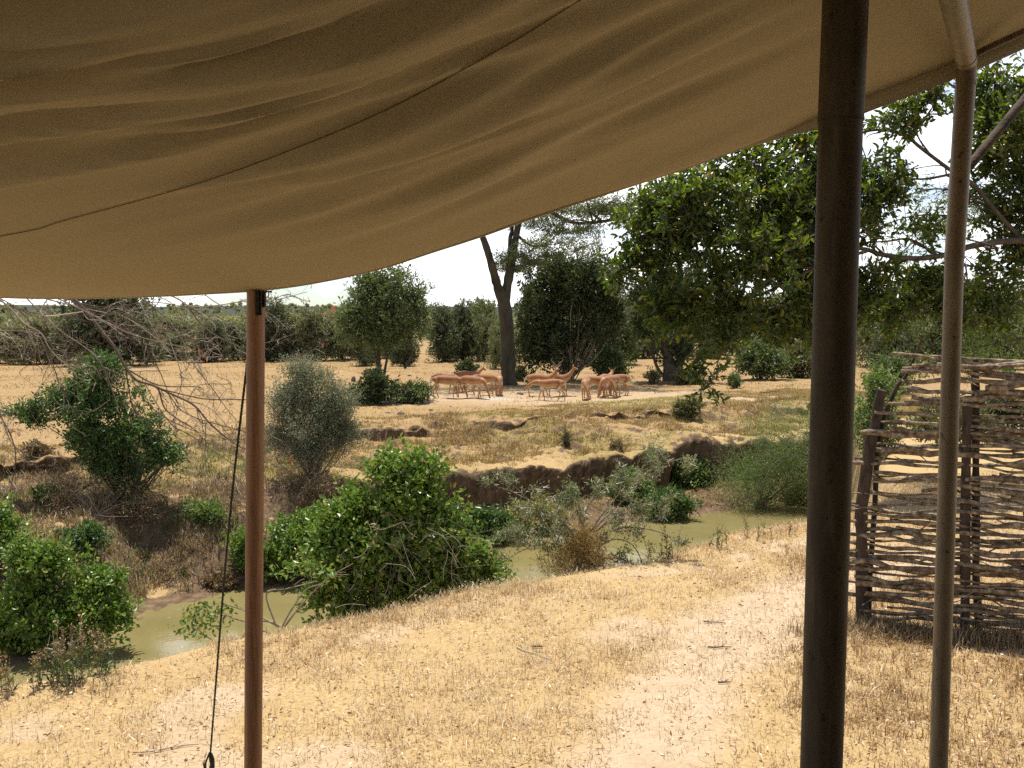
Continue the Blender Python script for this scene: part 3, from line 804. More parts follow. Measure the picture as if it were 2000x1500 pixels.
# ------------------------------------------------------------------ bank bushes
b = gp(612, 950); d = b[1]
plant('grey_acacia_bush', b, L_(d, (605, 775, 60, 44), (585, 825, 60, 50), (640, 848, 54, 44), (598, 738, 34, 22), (652, 805, 36, 40), (556, 795, 28, 40), (672, 858, 34, 24), (605, 890, 50, 32), (545, 860, 30, 26)),
      'grey green feathery bush right behind the wooden pole on the far bank', 'bush', 'grey', 1800, 24, .06, .019, .34, 44, .014, 'twig', seed=71, gap=.10, inner=.35, up=.6)
plant('dry_brush', gp(612, 985), L_(d - .6, (590, 950, 58, 50), (640, 960, 40, 44), (560, 990, 40, 30)), 'dead brown brush under the grey green feathery bush', 'shrub', 'drybrush', 420, 18, .07, .012, .3, 26, .008, 'twig', seed=72, group='dry brush on the far bank')

b = gp(245, 985); d = b[1]
plant('leafy_bush', b, L_(d, (185, 742, 48, 34), (120, 800, 66, 36), (195, 800, 74, 48), (222, 860, 78, 50), (240, 915, 56, 46), (322, 905, 30, 22), (62, 815, 34, 16), (255, 955, 32, 30), (300, 850, 30, 40), (200, 720, 26, 22), (170, 880, 34, 34), (345, 890, 22, 14)),
      'leaning dark green leafy bush on the far bank behind bare branches', 'bush', 'green', 1500, 16, .085, .035, .24, 34, .02, seed=74, gap=.14, inner=.25)
plant('dry_brush', gp(190, 1010), L_(d - .4, (180, 990, 90, 40), (260, 1010, 60, 36), (130, 960, 40, 30)), 'tangle of dead brown twigs below the leaning dark green bush', 'shrub', 'drybrush', 520, 16, .08, .012, .3, 30, .007, 'twig', seed=75, group='dry brush on the far bank')

b = gp(130, 1282); d = b[1]
plant('bright_bush', b, L_(d, (60, 1112, 56, 48), (128, 1160, 70, 60), (50, 1190, 70, 66), (200, 1195, 46, 46), (135, 1228, 90, 44), (232, 1215, 26, 34), (90, 1255, 70, 30), (95, 1100, 40, 36), (20, 1245, 50, 40)),
      'bright green leafy bush at the water edge in the lower left', 'bush', 'bright', 1300, 16, .075, .04, .2, 30, .012, seed=76, gap=.12)
b2 = gp(-10, 1120)
plant('bright_bush', b2, L_(b2[1], (-5, 1050, 30, 44), (10, 1020, 18, 26)), 'sliver of bright green bush at the far left edge above another bush', 'bush', 'bright', 160, 16, .08, .04, .2, 10, .012, seed=77)
for i, (px, py, rx, ry, lab, lf, n) in enumerate([
        (160, 1070, 50, 18, 'sparse green creeper patch above the lower left bright bush', 'green', 150), (70, 895, 20, 12, 'small dark clump under the brown cut bank at the left edge', 'drybrush', 120), 
        (430, 1152, 26, 11, 'low dry shrub at the waterline left of the wooden pole', 'drybrush', 130), (395, 1020, 50, 12, 'low green cushion on the terrace left of the guy rope', 'feather', 110),
        (100, 985, 26, 18, 'small green sprout in the shade of the left bank', 'green', 80)]):
    shrub(px, py, rx, ry, lab, lf, n, 80 + i, 'bank_weed', 'weeds on the far bank slope', 1.1, 16)

b = gp(560, 1142); d = b[1]
plant('bright_bush', b, L_(d, (560, 1062, 56, 36), (620, 1040, 44, 34), (530, 1100, 46, 34), (478, 1070, 22, 24), (600, 1100, 60, 36), (480, 1095, 20, 22)),
      'bright green bush across the water just right of the wooden pole foot', 'bush', 'bright', 800, 16, .08, .045, .2, 20, .012, seed=91, gap=.12)

# the big bush on the near bank
cb = gp(745, 1196); d = 8.3; cb = np.array([at(745, 1190, d)[0], d, 0]); cb[2] = hz(cb[0], cb[1])
root = plant('climber_bush', cb, L_(d, (775, 932, 40, 34), (842, 925, 20, 30), (800, 985, 54, 42), (700, 1000, 38, 44), (652, 1022, 18, 34), (740, 1060, 66, 48), (850, 1040, 42, 42), (650, 1085, 42, 44), (905, 1095, 38, 32), (945, 1126, 24, 16), (780, 1130, 86, 48), (680, 1150, 62, 44), (630, 1170, 24, 34), (870, 1140, 48, 28), (700, 1190, 48, 20)),
             'large bright green climber covered bush on the near river bank', 'bush', 'bright', 2300, 12, .056, .033, .17, 44, .010, seed=93, gap=.20, gscale=2.6, inner=.18, shape='leaf')
rng = np.random.default_rng(94)
mt = MB(); mv = MB()
for _ in range(36):
    a = at(rng.uniform(700, 900), rng.uniform(1010, 1180), d - rng.uniform(.2, .75)); e = a + np.array([rng.normal() * .25, rng.normal() * .1, rng.uniform(-.45, .1)])
    branch(mt, [a, (a + e) / 2 + rng.normal(size=3) * .06, e], .0018, .0009, rng, 1, 3, .5, 4)
for q in [((725, 1028), (745, 1034), (770, 1026), (790, 1018)), ((690, 1090), (707, 1084), (725, 1060), (738, 1038)), ((788, 1022), (800, 1040), (815, 1050)), ((920, 1050), (945, 1055), (962, 1075), (958, 1100)), ((655, 1187), (680, 1180), (715, 1182)), ((795, 1170), (820, 1150), (842, 1137))]:
    mv = MB(); branch(mv, [at(x, y, d - .6) for x, y in q], .0042, .002, rng, 1, 2, .4, 5); mv.build('bare_stem', M['twig'], root, cb, smooth=True)
mt.build('dry_vines', M['baretwig'], root, cb)

# thorny acacia on the near bank
tb = np.array([at(1130, 1130, 8.7)[0], 8.7, 0]); tb[2] = hz(tb[0], tb[1])
root = thing('thorn_shrub', tb, 'straggly thorn shrub with long white thorns on the near bank', 'shrub')
rng = np.random.default_rng(97); mt = MB(); ends = []
TD = 8.7
def tp(x, y, dd=0): return at(x, y, TD + dd)
stems = [[(1130, 1140), (1135, 1090), (1120, 1040), (1070, 1000), (1010, 965), (965, 948)], [(1130, 1140), (1140, 1080), (1165, 1030), (1215, 980), (1260, 930), (1285, 900)], [(1128, 1140), (1138, 1070), (1135, 1010), (1120, 960), (1105, 975)],
         [(1135, 1130), (1160, 1060), (1220, 1030), (1290, 1040), (1320, 1060)], [(1135, 1135), (1120, 1080), (1070, 1060), (1020, 1075), (980, 1100)], [(1140, 1120), (1180, 1060), (1230, 1060), (1255, 1105), (1240, 1140)], [(1138, 1060), (1180, 1000), (1225, 950), (1300, 905), (1345, 895)],
         [(1130, 1060), (1090, 1010), (1050, 1010), (1000, 990)], [(1140, 1060), (1200, 1010), (1250, 1000), (1290, 985)], [(1135, 1050), (1150, 985), (1190, 950), (1210, 940)], [(1130, 1050), (1085, 1045), (1030, 1040), (985, 1040)], [(1140, 1100), (1200, 1090), (1260, 1110), (1310, 1140)]]
for sp in stems:
    dd = rng.uniform(-.4, .4)
    branch(mt, [tp(x, y, dd * i / len(sp)) for i, (x, y) in enumerate(sp)], .009, .003, rng, 2, 8, .34, 5, ends, 1.2, .02)
mt.build('stems', M['twig'], root, tb, smooth=True)
th = MB()
allp = np.vstack(mt.V); pick = allp[rng.choice(len(allp), 2600)]
upper = pick[:, 2] > tb[2] + .45
pick = pick[upper | (rng.random(len(pick)) < .15)]
dr = unit(rng.normal(size=pick.shape) + (0, 0, .2))
for a_, d_ in zip(pick[:1600], dr[:1600]):
    th.tube([a_, a_ + d_ * rng.uniform(.035, .085)], [.0030, .0008], 3, cap=False)
th.build('thorns', M['thorn'], root, tb)
lv = MB(); pk = allp[rng.choice(len(allp), 9000)]; pk = pk + rng.normal(size=pk.shape) * .025
add_leaves(lv, pk, unit(rng.normal(size=pk.shape) + (0, 0, .3)), .045, .013, rng)
lv.build('foliage', M['acacia'], root, tb)
plant('dry_brush', tb + np.array([-.02, -.15, 0]), L_(8.5, (1135, 1105, 44, 40), (1110, 1130, 50, 28), (1180, 1135, 60, 22), (1140, 1075, 20, 30)), 'brown dead grass clump at the foot of the thorn shrub', 'shrub', 'bankgrass', 420, 16, .07, .006, .16, 20, .004, 'twig', seed=98, up=1.2)

# right of the stream
b = gp(1480, 996); d = b[1]
plant('feathery_bush', b, L_(d, (1470, 935, 66, 40), (1540, 880, 50, 60), (1570, 930, 44, 56), (1510, 940, 60, 46), (1600, 860, 60, 70), (1640, 820, 60, 60), (1500, 975, 70, 20)),
      'feathery green bush spilling over the far bank beside the thick pole', 'bush', 'feather', 1150, 28, .07, .014, .75, 44, .012, 'twig', seed=101, gap=.2, inner=.2, up=.1, bias=(-.75, 0, -.3))
rng = np.random.default_rng(102)
for i, (px, py, rx, ry, lab, lf, n) in enumerate([
        (955, 1055, 54, 26, 'dull green low bush at the waterline right of the climber bush', 'green', 420), (1050, 1035, 60, 20, 'tuft of pale reedy weeds at the waterline behind the thorn shrub', 'greengrass', 320), (1305, 1014, 40, 22, 'low dark green bush at the waterline behind the thorn shrub', 'green', 380),
        (1230, 985, 36, 28, 'grey green weeds on the bank foot left of the low dark waterline bush', 'feather', 240), (1205, 915, 12, 30, 'upright dark dead shrub on the edge of the cut bank', 'drybrush', 150), (1105, 872, 9, 15, 'tiny upright green tuft on the grassy terrace', 'olive', 60),
        (1345, 815, 24, 12, 'small dry tuft on the rim right of the antelopes', 'olive', 90),
        (890, 985, 14, 22, 'narrow green creeper hanging on the cut bank beside the climber bush', 'green', 90), (1345, 950, 34, 18, 'mixed green weeds under the right cut bank', 'feather', 240), (1560, 990, 30, 24, 'pale tangled twigs at the bank foot beside the thick pole', 'drybrush', 160)]):
    shrub(px, py, rx, ry, lab, lf, n, 110 + i, 'bank_weed', 'weeds on the far bank slope', 1.1, 16)

# ------------------------------------------------------------------ near weeds and overhanging spray on the left
rng = np.random.default_rng(121)
def weed(px, py, d, n, h, w, lab, leafm='green', seedm='drybrush', seed=1):
    rng = np.random.default_rng(seed)
    b = np.array([at(px, py, d)[0], d, 0]); b[2] = hz(b[0], b[1])
    root = thing('tall_weed', b, lab, 'weed', 'tall weeds on the near bank')
    ms, ml, mh = MB(), MB(), MB()
    for _ in range(n):
        a = b + np.array([rng.normal() * w, rng.normal() * w * .7, -.02]); a[2] = hz(a[0], a[1]) - .01
        hh = h * rng.uniform(.45, 1.1); lean = rng.normal(size=2) * .18 * hh
        pp = spline([b - (0, 0, .03), a, a + (lean[0] * .3, lean[1] * .3, hh * .5), a + (lean[0], lean[1], hh)], 10)[1:]
        ms.tube(pp, np.linspace(.0035, .0015, 9), 4)
        m = 10
        C = pp[rng.integers(3, 7, m)]; add_leaves(ml, C, unit(rng.normal(size=(m, 3)) + (0, 0, .7)), .05, .014, rng)
        if rng.random() < .7:
            C = pp[rng.integers(6, 9, 26)] + rng.normal(size=(26, 3)) * .008; add_leaves(mh, C, unit(rng.normal(size=C.shape) + (0, 0, .6)), .02, .009, rng)
    ms.build('stems', M['twig'], root, b); ml.build('foliage', M[leafm], root, b); mh.build('seed_sprays', M[seedm], root, b)
weed(135, 1385, 5.55, 34, .36, .09, 'rusty seeded tall weeds on the near bank edge at lower left', 'green', 'drybrush', 122)
weed(30, 1400, 5.4, 9, .25, .08, 'sparse pale weeds at the lower left corner of the bank', 'olive', 'bankgrass', 123)
weed(200, 1350, 5.75, 9, .26, .05, 'thin green weeds right of the rusty seeded clump', 'green', 'drybrush', 124)
weed(1310, 1095, 8.6, 7, .3, .09, 'few thin red stemmed weeds right of the thorn shrub', 'olive', 'drybrush', 125)
weed(1400, 1075, 8.9, 6, .26, .08, 'small green weeds on the bank edge under the broadleaf tree', 'green', 'bankgrass', 126)
weed(1505, 1055, 9.4, 6, .3, .1, 'wispy yellow weeds on the bank edge left of the thick pole', 'olive', 'bankgrass', 127)

rng = np.random.default_rng(131)
sb = np.array([at(560, 1230, 6.9)[0], 6.9, 0]); sb[2] = hz(sb[0], sb[1])
root = thing('leaning_sapling', sb, 'small sapling leaning left behind the wooden pole over the water', 'sapling')
ms = MB(); ends = []; sd_ = 6.9
for q in [((560, 1235), (530, 1215), (478, 1214), (440, 1202), (400, 1196)), ((540, 1240), (490, 1230), (455, 1262), (415, 1250), (390, 1232), (378, 1205)), ((545, 1225), (500, 1200), (470, 1190), (430, 1178)), ((555, 1225), (590, 1180), (640, 1130), (690, 1100)), ((550, 1225), (570, 1190), (600, 1150), (640, 1140)), ((540, 1225), (520, 1160), (560, 1150), (620, 1135))]:
    branch(ms, [at(x, y, sd_) for x, y in q], .008, .003, rng, 1, 4, .25, 5, ends)
ms.build('stems', M['twig'], root, sb, smooth=True)
ml = MB()
cl = np.vstack([at(x, y, sd_ + rng.normal() * .1) + rng.normal(size=(44, 3)) * (.055, .05, .045) for x, y in ((370, 1200), (400, 1190), (395, 1225), (360, 1222), (420, 1215), (432, 1190), (560, 1110), (600, 1100), (640, 1120))])
add_leaves(ml, cl, unit(rng.normal(size=cl.shape) - (0, 0, .2)), .05, .022, rng)
ml.build('foliage', M['bright'], root, sb)

# ------------------------------------------------------------------ bare tree reaching in from the left
rng = np.random.default_rng(141)
bt = np.array([-5.4, 4.6, 0]); bt[2] = hz(-5.4, 4.6)
root = thing('bare_tree', bt, 'leafless tree whose bare twigs hang in from the left edge', 'tree')
ms = MB(); ends = []
trunkp = spline([bt, bt + (.15, .3, .9), bt + (.1, .7, 1.9), bt + (.3, 1.2, 3.0)], 14)
ms.tube(trunkp, np.linspace(.11, .06, 14), 8)
BD = 7.2
def bp(x, y, dd=0): return at(x, y, BD + dd)
limbs = [  # traced limbs: points, radius, distance offset
    ([(-500, 380), (-200, 420), (20, 500), (100, 555), (157, 595), (196, 644), (224, 679), (245, 717), (266, 742), (297, 752), (336, 770), (378, 791), (409, 826), (441, 854), (474, 876)], .017, 0),
    ([(297, 752), (310, 762), (322, 798), (353, 822), (381, 840), (406, 866)], .007, .05),
    ([(-400, 420), (-150, 480), (0, 585), (45, 630), (80, 651), (98, 682), (130, 711), (170, 716)], .008, -.4),
    ([(-300, 380), (60, 470), (250, 550), (340, 580), (371, 598), (420, 597), (480, 588), (540, 585), (600, 570)], .009, .3),
    ([(100, 480), (240, 560), (308, 606), (350, 654), (378, 711), (413, 756), (445, 801), (470, 830)], .007, .5),
    ([(-200, 560), (-60, 640), (0, 646), (40, 646), (78, 652)], .010, -.3),
    ([(0, 560), (122, 592), (196, 609), (245, 620), (297, 655), (350, 696), (375, 715)], .006, .2),
    ([(60, 560), (150, 600), (250, 650), (320, 670), (378, 685), (378, 720)], .005, -.2),
    ([(-200, 640), (-60, 680), (40, 692), (130, 690), (180, 676)], .006, .1),
    ([(-100, 540), (30, 600), (90, 680), (120, 760), (150, 810)], .005, -.2),
    ([(-150, 600), (-60, 700), (-10, 780), (20, 860), (60, 910)], .008, -.5),
    ([(-160, 640), (-80, 760), (-10, 800), (30, 880), (20, 960)], .007, -.2),
    ([(360, 590), (400, 640), (450, 670), (480, 678), (540, 664), (580, 650)], .005, .4),
    ([(380, 560), (440, 600), (520, 610), (560, 640)], .004, .5),
    ([(480, 570), (520, 590), (560, 575), (600, 590)], .003, .3),
    ([(560, 700), (600, 690), (640, 660)], .003, .3),
    ([(245, 717), (252, 760), (262, 800), (300, 830)], .005, .1),
    ([(160, 600), (230, 640), (300, 640), (370, 660), (420, 672)], .005, .3),
    ([(330, 660), (355, 740), (340, 800), (345, 850)], .004, .2),
    ([(378, 711), (400, 690), (425, 675)], .004, 0), ([(40, 570), (110, 640), (190, 700), (230, 790)], .005, -.1), ([(-60, 560), (60, 610), (180, 615), (270, 600)], .005, .2), ([(100, 575), (200, 600), (300, 590), (400, 610), (470, 640)], .004, .2)]
for pts, r, dd in limbs:
    branch(ms, [bp(x, y, dd) for x, y in pts], r * 1.1, max(.0026, r * .28), rng, 2, 14, .25, 6, ends, 1.5, -.22, .15)
for e in ((-500, 380), (-400, 420), (-300, 380), (-200, 560)):
    a = trunkp[rng.integers(8, 13)]; q = bp(*e)
    ms.tube(spline([a, (a + q) / 2 + (0, 0, .1), q], 8), np.linspace(.035, .013, 8), 6)
ms.build('branches', M['baretwig'], root, bt, smooth=True)
ml = MB()
for (x, y, n) in [(648, 603, 4), (640, 612, 2), (318, 635, 1), (378, 682, 2), (405, 702, 2), (460, 795, 1), (625, 668, 1), (570, 890, 2), (548, 920, 1), (30, 845, 3)]:
    C = bp(x, y, .2) + rng.normal(size=(n, 3)) * .02
    add_leaves(ml, C, unit(rng.normal(size=C.shape) * .7 - (0, 0, .8)), .05, .022, rng, 'leaf')
ml.build('leaves', M['redleaf'], root, bt)

# ------------------------------------------------------------------ broadleaf tree hanging in from the right
rng = np.random.default_rng(151)
rb = np.array([at(2500, 1000, 11.9)[0], 11.9, 0]); rb[2] = hz(rb[0], rb[1])
root = thing('broadleaf_tree', rb, 'glossy broadleaf tree hanging its dark leafy boughs in from the right', 'tree')
ms = MB(); ends = []; RD = 11.7
def rp(x, y, dd=0): return at(x, y, RD + dd)
tr = spline([rb, rb + (-.1, 0, 1.2), rb + (-.5, 0, 2.4), rb + (-.8, .1, 3.8), rb + (-.9, 0, 5.4)], 16)
ms.tube(tr, np.linspace(.2, .09, 16), 10)
bough = [([(2380, 640), (2200, 520), (2080, 480), (1990, 470), (1900, 480), (1860, 495), (1790, 505), (1720, 497), (1690, 487), (1600, 470), (1500, 450), (1400, 440), (1300, 420)], .05, 0),
         ([(2000, 470), (1960, 430), (1900, 360), (1860, 335), (1800, 290), (1760, 260), (1700, 255), (1640, 280), (1560, 330), (1460, 380)], .032, .2),
         ([(2340, 480), (2200, 400), (2050, 330), (1950, 260), (1900, 200), (1850, 160)], .045, .6),
         ([(1860, 340), (1800, 350), (1740, 345), (1690, 360)], .018, .1), ([(1700, 488), (1600, 520), (1520, 560), (1440, 590), (1370, 620)], .022, -.2), ([(1560, 465), (1480, 500), (1400, 530), (1330, 540)], .014, .2),
         ([(1640, 290), (1540, 300), (1440, 330), (1340, 370), (1240, 390)], .016, .3), ([(1520, 560), (1450, 640), (1410, 690), (1390, 740), (1378, 755)], .008, -.3), ([(1600, 520), (1560, 600), (1540, 660)], .012, 0), ([(1880, 360), (1910, 400), (1950, 470)], .02, .2),
         ([(2200, 400), (2100, 280), (1980, 180), (1940, 130)], .03, .4)]
for pts, r, dd in bough:
    branch(ms, [rp(x, y, dd) for x, y in pts], r, r * .3, rng, 2, 8, .2, 7, ends, 1.0, -.05, .15)
ms.tube([tr[7], rp(2380, 640)], [.08, .05], 8); ms.tube([tr[10], rp(2340, 480, .6)], [.07, .045], 8)
ms.build('trunk', M['bark'], root, rb, smooth=True)
lobs = L_(RD, (1330, 455, 95, 80, 0), (1260, 430, 52, 46, .3), (1240, 520, 38, 40, .1), (1420, 420, 95, 110, .2), (1480, 520, 110, 80, -.2), (1560, 390, 90, 120, .3), (1390, 590, 74, 46, -.3), (1320, 640, 44, 30, -.1), (1500, 630, 90, 46, 0), (1570, 560, 70, 110, .2), (1400, 660, 56, 30, -.2), (1385, 735, 22, 40, -.4), (1300, 590, 30, 30, 0), (1300, 520, 60, 40, 0), (1350, 375, 70, 40, .3), (1470, 330, 80, 36, .4), (1590, 270, 60, 30, .5), (1640, 420, 60, 130, .3), (1640, 600, 50, 90, .3), (1540, 480, 110, 110, .6))
P, dv = lobe_points(lobs, 2150, rng, .18, 2.6, .15, 152)
lobs2 = L_(RD, (1725, 330, 50, 56, 0), (1760, 240, 60, 30, .2), (1710, 440, 32, 40, .1), (1790, 200, 60, 24, .3), (1740, 380, 44, 30, 0), (1700, 560, 26, 40, 0), (1830, 180, 30, 20, .2), (1740, 540, 34, 18, .1), (1800, 455, 44, 30, .3), (1835, 560, 30, 36, .2), (1760, 610, 44, 30, .3), (1910, 570, 50, 36, .2), (1950, 610, 50, 30, .3))
P2, d2 = lobe_points(lobs2, 430, rng, .16, 3, .4, 153)
lobs3 = L_(RD + .3, (1965, 250, 52, 80, 0), (1975, 400, 52, 70, .2), (1940, 160, 40, 40, .4), (2030, 320, 80, 150, .3), (1925, 330, 32, 70, .2), (2110, 220, 110, 130, .5), (2100, 420, 100, 100, .2), (1990, 500, 60, 40, .1), (1960, 200, 60, 70, .6), (1780, 570, 60, 16, .2), (1860, 590, 20, 30, 0))
P3, d3 = lobe_points(lobs3, 1150, rng, .12, 2.6, .3, 154)
PP = np.vstack([P, P2, P3]); DV = np.vstack([dv, d2, d3])
ml = MB(); per = 11
tw = unit(DV * .6 + rng.normal(size=PP.shape) * .6 - (.25, 0, -.05))
q = np.linspace(.1, 1, per)[None] * np.ones((len(PP), 1))
side = unit(np.cross(tw, rng.normal(size=tw.shape)))
sg = np.where(np.arange(per) % 2, 1, -1)[None, :, None]
C = PP[:, None] + tw[:, None] * (q * .27)[..., None] + rng.normal(size=(len(PP), per, 3)) * .012
D = unit(tw[:, None] * .55 + side[:, None] * sg * .75 + rng.normal(size=C.shape) * .35)
add_leaves(ml, C.reshape(-1, 3), D.reshape(-1, 3), .105, .044, rng, 'leaf', .22)
ml.build('crown', M['glossy'], root, rb)
mw = MB()
for a, t_ in zip(PP, tw): mw.tube([a - t_ * .12, a + t_ * .26], [.004, .0015], 3, cap=False)
mw.build('twigs', M['bark'], root, rb)

# twiggy acacia behind the fence
rng = np.random.default_rng(161)
qb = np.array([at(2150, 900, 14)[0], 14, 0]); qb[2] = hz(qb[0], qb[1])
root = thing('twiggy_thorn_tree', qb, 'leafless twiggy thorn tree drooping behind the woven stick fence', 'tree')
ms = MB(); ends = []; QD = 13
def qp(x, y, dd=0): return at(x, y, QD + dd)
for pts, r in [([(2150, 900), (2130, 700), (2100, 560), (2060, 480)], .07), ([(2100, 560), (2000, 540), (1900, 560), (1800, 600), (1720, 660)], .022), ([(2090, 520), (2000, 470), (1900, 430), (1800, 420), (1720, 440)], .022), ([(2110, 600), (2010, 590), (1940, 640), (1900, 690)], .018), ([(2110, 600), (2040, 600), (1990, 660), (1970, 700)], .018),
               ([(2080, 500), (1990, 430), (1890, 380), (1810, 370), (1740, 400)], .018), ([(2000, 540), (1900, 520), (1800, 530), (1700, 590)], .014), ([(2100, 560), (2010, 555), (1940, 590), (1890, 640), (1860, 700)], .014), ([(1960, 560), (1880, 610), (1840, 670)], .010), ([(1900, 430), (1820, 450), (1750, 500)], .010), ([(2000, 660), (1900, 680), (1800, 700)], .01)]:
    branch(ms, [qp(x, y, rng.normal() * .3) for x, y in pts], r * 1.15, .0055, rng, 3, 11, .34, 6, ends, 1.0, -.20, .15)
ms.build('trunk', M['bark'], root, qb, smooth=True)
ml = MB()
E = np.array([e for e, _ in ends]); E = E[rng.choice(len(E), min(len(E), 5200), replace=False)]
C = np.repeat(E, 4, 0) + rng.normal(size=(len(E) * 4, 3)) * .05
add_leaves(ml, C, unit(rng.normal(size=C.shape)), .06, .018, rng)
ml.build('foliage', M['feather'], root, qb)

# green scrub behind the fence
for i, (px, py, rx, ry, lab, lf, n) in enumerate([(1712, 905, 40, 90, 'light green upright shrub between the thick pole and the woven fence', 'feather', 420), (1850, 870, 90, 40, 'shaded green scrub seen through the woven fence', 'olive', 420), (1960, 860, 70, 44, 'dull green scrub seen through the right side of the woven fence', 'dark', 320), (1740, 770, 40, 34, 'small bright green shrub above the fence corner', 'mid', 240)]):
    shrub(px, py, rx, ry, lab, lf, n, 170 + i, 'fence_shrub', 'scrub behind the woven fence', 1.0, 18)

# ------------------------------------------------------------------ woven stick fence
rng = np.random.default_rng(181)
A = at_z(1690, 1212, .0); B = at_z(2000, 1243, .0)
fdir = unit(B - A); fnor = np.array([-fdir[1], fdir[0], 0])
fl = at_z(1690, 1212, 0)
root = thing('wattle_fence', fl, 'woven fence of weathered horizontal sticks between dark stakes', 'fence')
FDm = A[1]
def on_fence(px, py, off=0):
    """point on the upright plane of the fence"""
    r = ray(px, py); e = np.array([0, 0, EYE])
    k = ((A + fnor * off - e) @ fnor) / (r @ fnor)
    return e + r * k
def stake(pts, r, off, name='post', taper=.9):
    m_ = MB(); P = np.array([on_fence(x, y, off) for x, y in pts]); P[0][2] = hz(P[0][0], P[0][1]) - .15
    Q = spline(P, 16); Q += rng.normal(size=Q.shape) * .004
    m_.tube(Q, r * np.linspace(1.05, taper, 16) * (1 + .1 * rng.normal(size=16)), 9); m_.build(name, M['stake'], root, fl, smooth=True)
stake([(1690, 1215), (1682, 1080), (1684, 990), (1696, 890), (1712, 810), (1722, 762)], .042, 0)
stake([(1700, 1020), (1715, 880), (1745, 770), (1768, 735), (1790, 690), (1800, 655)], .020, .06, taper=.35)
stake([(1888, 1222), (1884, 1080), (1886, 960), (1888, 860), (1890, 790)], .034, 0)
stake([(1912, 1225), (1906, 1080), (1905, 950), (1907, 830), (1904, 735), (1906, 700)], .026, .05)
stake([(2130, 1260), (2128, 1000), (2130, 740)], .036, 0)
stake([(2360, 1290), (2358, 1000), (2362, 730)], .036, .02)
mw = MB()
zs = np.concatenate([np.linspace(.05, .64, 21), np.linspace(.68, 1.46, 21), np.linspace(1.5, 1.9, 9)])
for i, z0 in enumerate(zs):
    for rep in range(2 if rng.random() < .75 else 3):
        ht = z0 + rng.normal() * .014 + rep * .012
        lean = max(0, (ht - .75)) * .16 + max(0, ht - 1.3) * .35
        a0 = -.10 + lean + rng.uniform(-.10, .10) if rep == 0 else rng.uniform(.1, 1.6)
        a1 = a0 + rng.uniform(1.3, 2.6) if rep == 0 else a0 + rng.uniform(.9, 2.0)
        n = 34
        aa = np.linspace(a0, min(a1, 3.1), n)
        ph, sgn = rng.uniform(0, 9), (1 if i % 2 else -1)
        weave = sgn * .030 * np.cos(aa / .84 * math.pi) + rng.normal() * .008
        zz = ht + .028 * vn(aa * 2.0 + ph, aa * 0, 7 + i) + .017 * vn(aa * 6 + ph, aa * 0, 9 + i) + rng.normal() * .022 * (aa - aa.mean())
        zz -= .012 * (aa - .3)
        P = fl[None] + fdir[None] * aa[:, None] + fnor[None] * weave[:, None]; P[:, 2] = zz
        r0 = rng.uniform(.008, .0205)
        rr_ = r0 * np.linspace(1, rng.uniform(.5, .85), n) * (1 + .42 * vn(aa * 13 + ph, aa * 0, 11 + i))
        mw.tube(P, rr_, 7)
        for _ in range(rng.integers(0, 4)):
            j = rng.integers(2, n - 2); dd = unit(fdir * rng.choice([-1, 1]) + (0, 0, rng.normal() * .5) + fnor * rng.normal() * .5)
            mw.tube(spline([P[j], P[j] + dd * .07, P[j] + dd * rng.uniform(.1, .22) + (0, 0, rng.normal() * .03)], 5), np.linspace(r0 * .45, .002, 5), 4)
mw.build('woven_sticks', M['stick'], root, fl, smooth=True)

# ------------------------------------------------------------------ tent awning
EDGE = [(-420, 545, 3.25), (-200, 570, 3.18), (0, 581, 3.1), (150, 583, 3.06), (300, 579, 3.03), (420, 573, 3.0), (520, 566, 2.98), (620, 552, 2.95), (740, 526, 2.9), (850, 491, 2.86), (940, 462, 2.82), (1030, 430, 2.78), (1200, 374, 2.71), (1330, 332, 2.65), (1430, 297, 2.6), (1500, 270, 2.57), (1600, 224, 2.52), (1690, 186, 2.48), (1865, 117, 2.42), (1990, 62, 2.38), (2200, -40, 2.3), (2450, -160, 2.2)]
E3 = np.array([at(x, y, dd) for x, y, dd in EDGE])
NU, NV = 420, 230
tu = np.concatenate([[0], np.cumsum(np.linalg.norm(np.diff(E3, axis=0), axis=1))]); tu /= tu[-1]
uu = np.linspace(0, 1, NU)
def crspl(t):
    i = np.clip(np.searchsorted(tu, t) - 1, 0, len(tu) - 2); f = ((t - tu[i]) / (tu[i + 1] - tu[i]))[:, None]
    Q = np.vstack([2 * E3[0] - E3[1], E3, 2 * E3[-1] - E3[-2]])
    a, b_, c_, d_ = Q[i], Q[i + 1], Q[i + 2], Q[i + 3]
    return .5 * (2 * b_ + (c_ - a) * f + (2 * a - 5 * b_ + 4 * c_ - d_) * f ** 2 + (3 * b_ - a - 3 * c_ + d_) * f ** 3)
EU = crspl(uu)
vv = np.concatenate([np.linspace(0, .55, 170), np.linspace(.56, 1, 60)])
BK = np.stack([EU[:, 0] * 1.1, np.full(NU, -2.2), np.full(NU, EYE + 1.95)], -1)
G = EU[:, None] + (BK - EU)[:, None] * vv[None, :, None]
G[..., 2] -= np.interp(to_px(EU)[0], [0, 800, 1500], [.18, .10, -.26])[:, None] * np.sin(math.pi * np.clip(vv, 0, 1))[None]
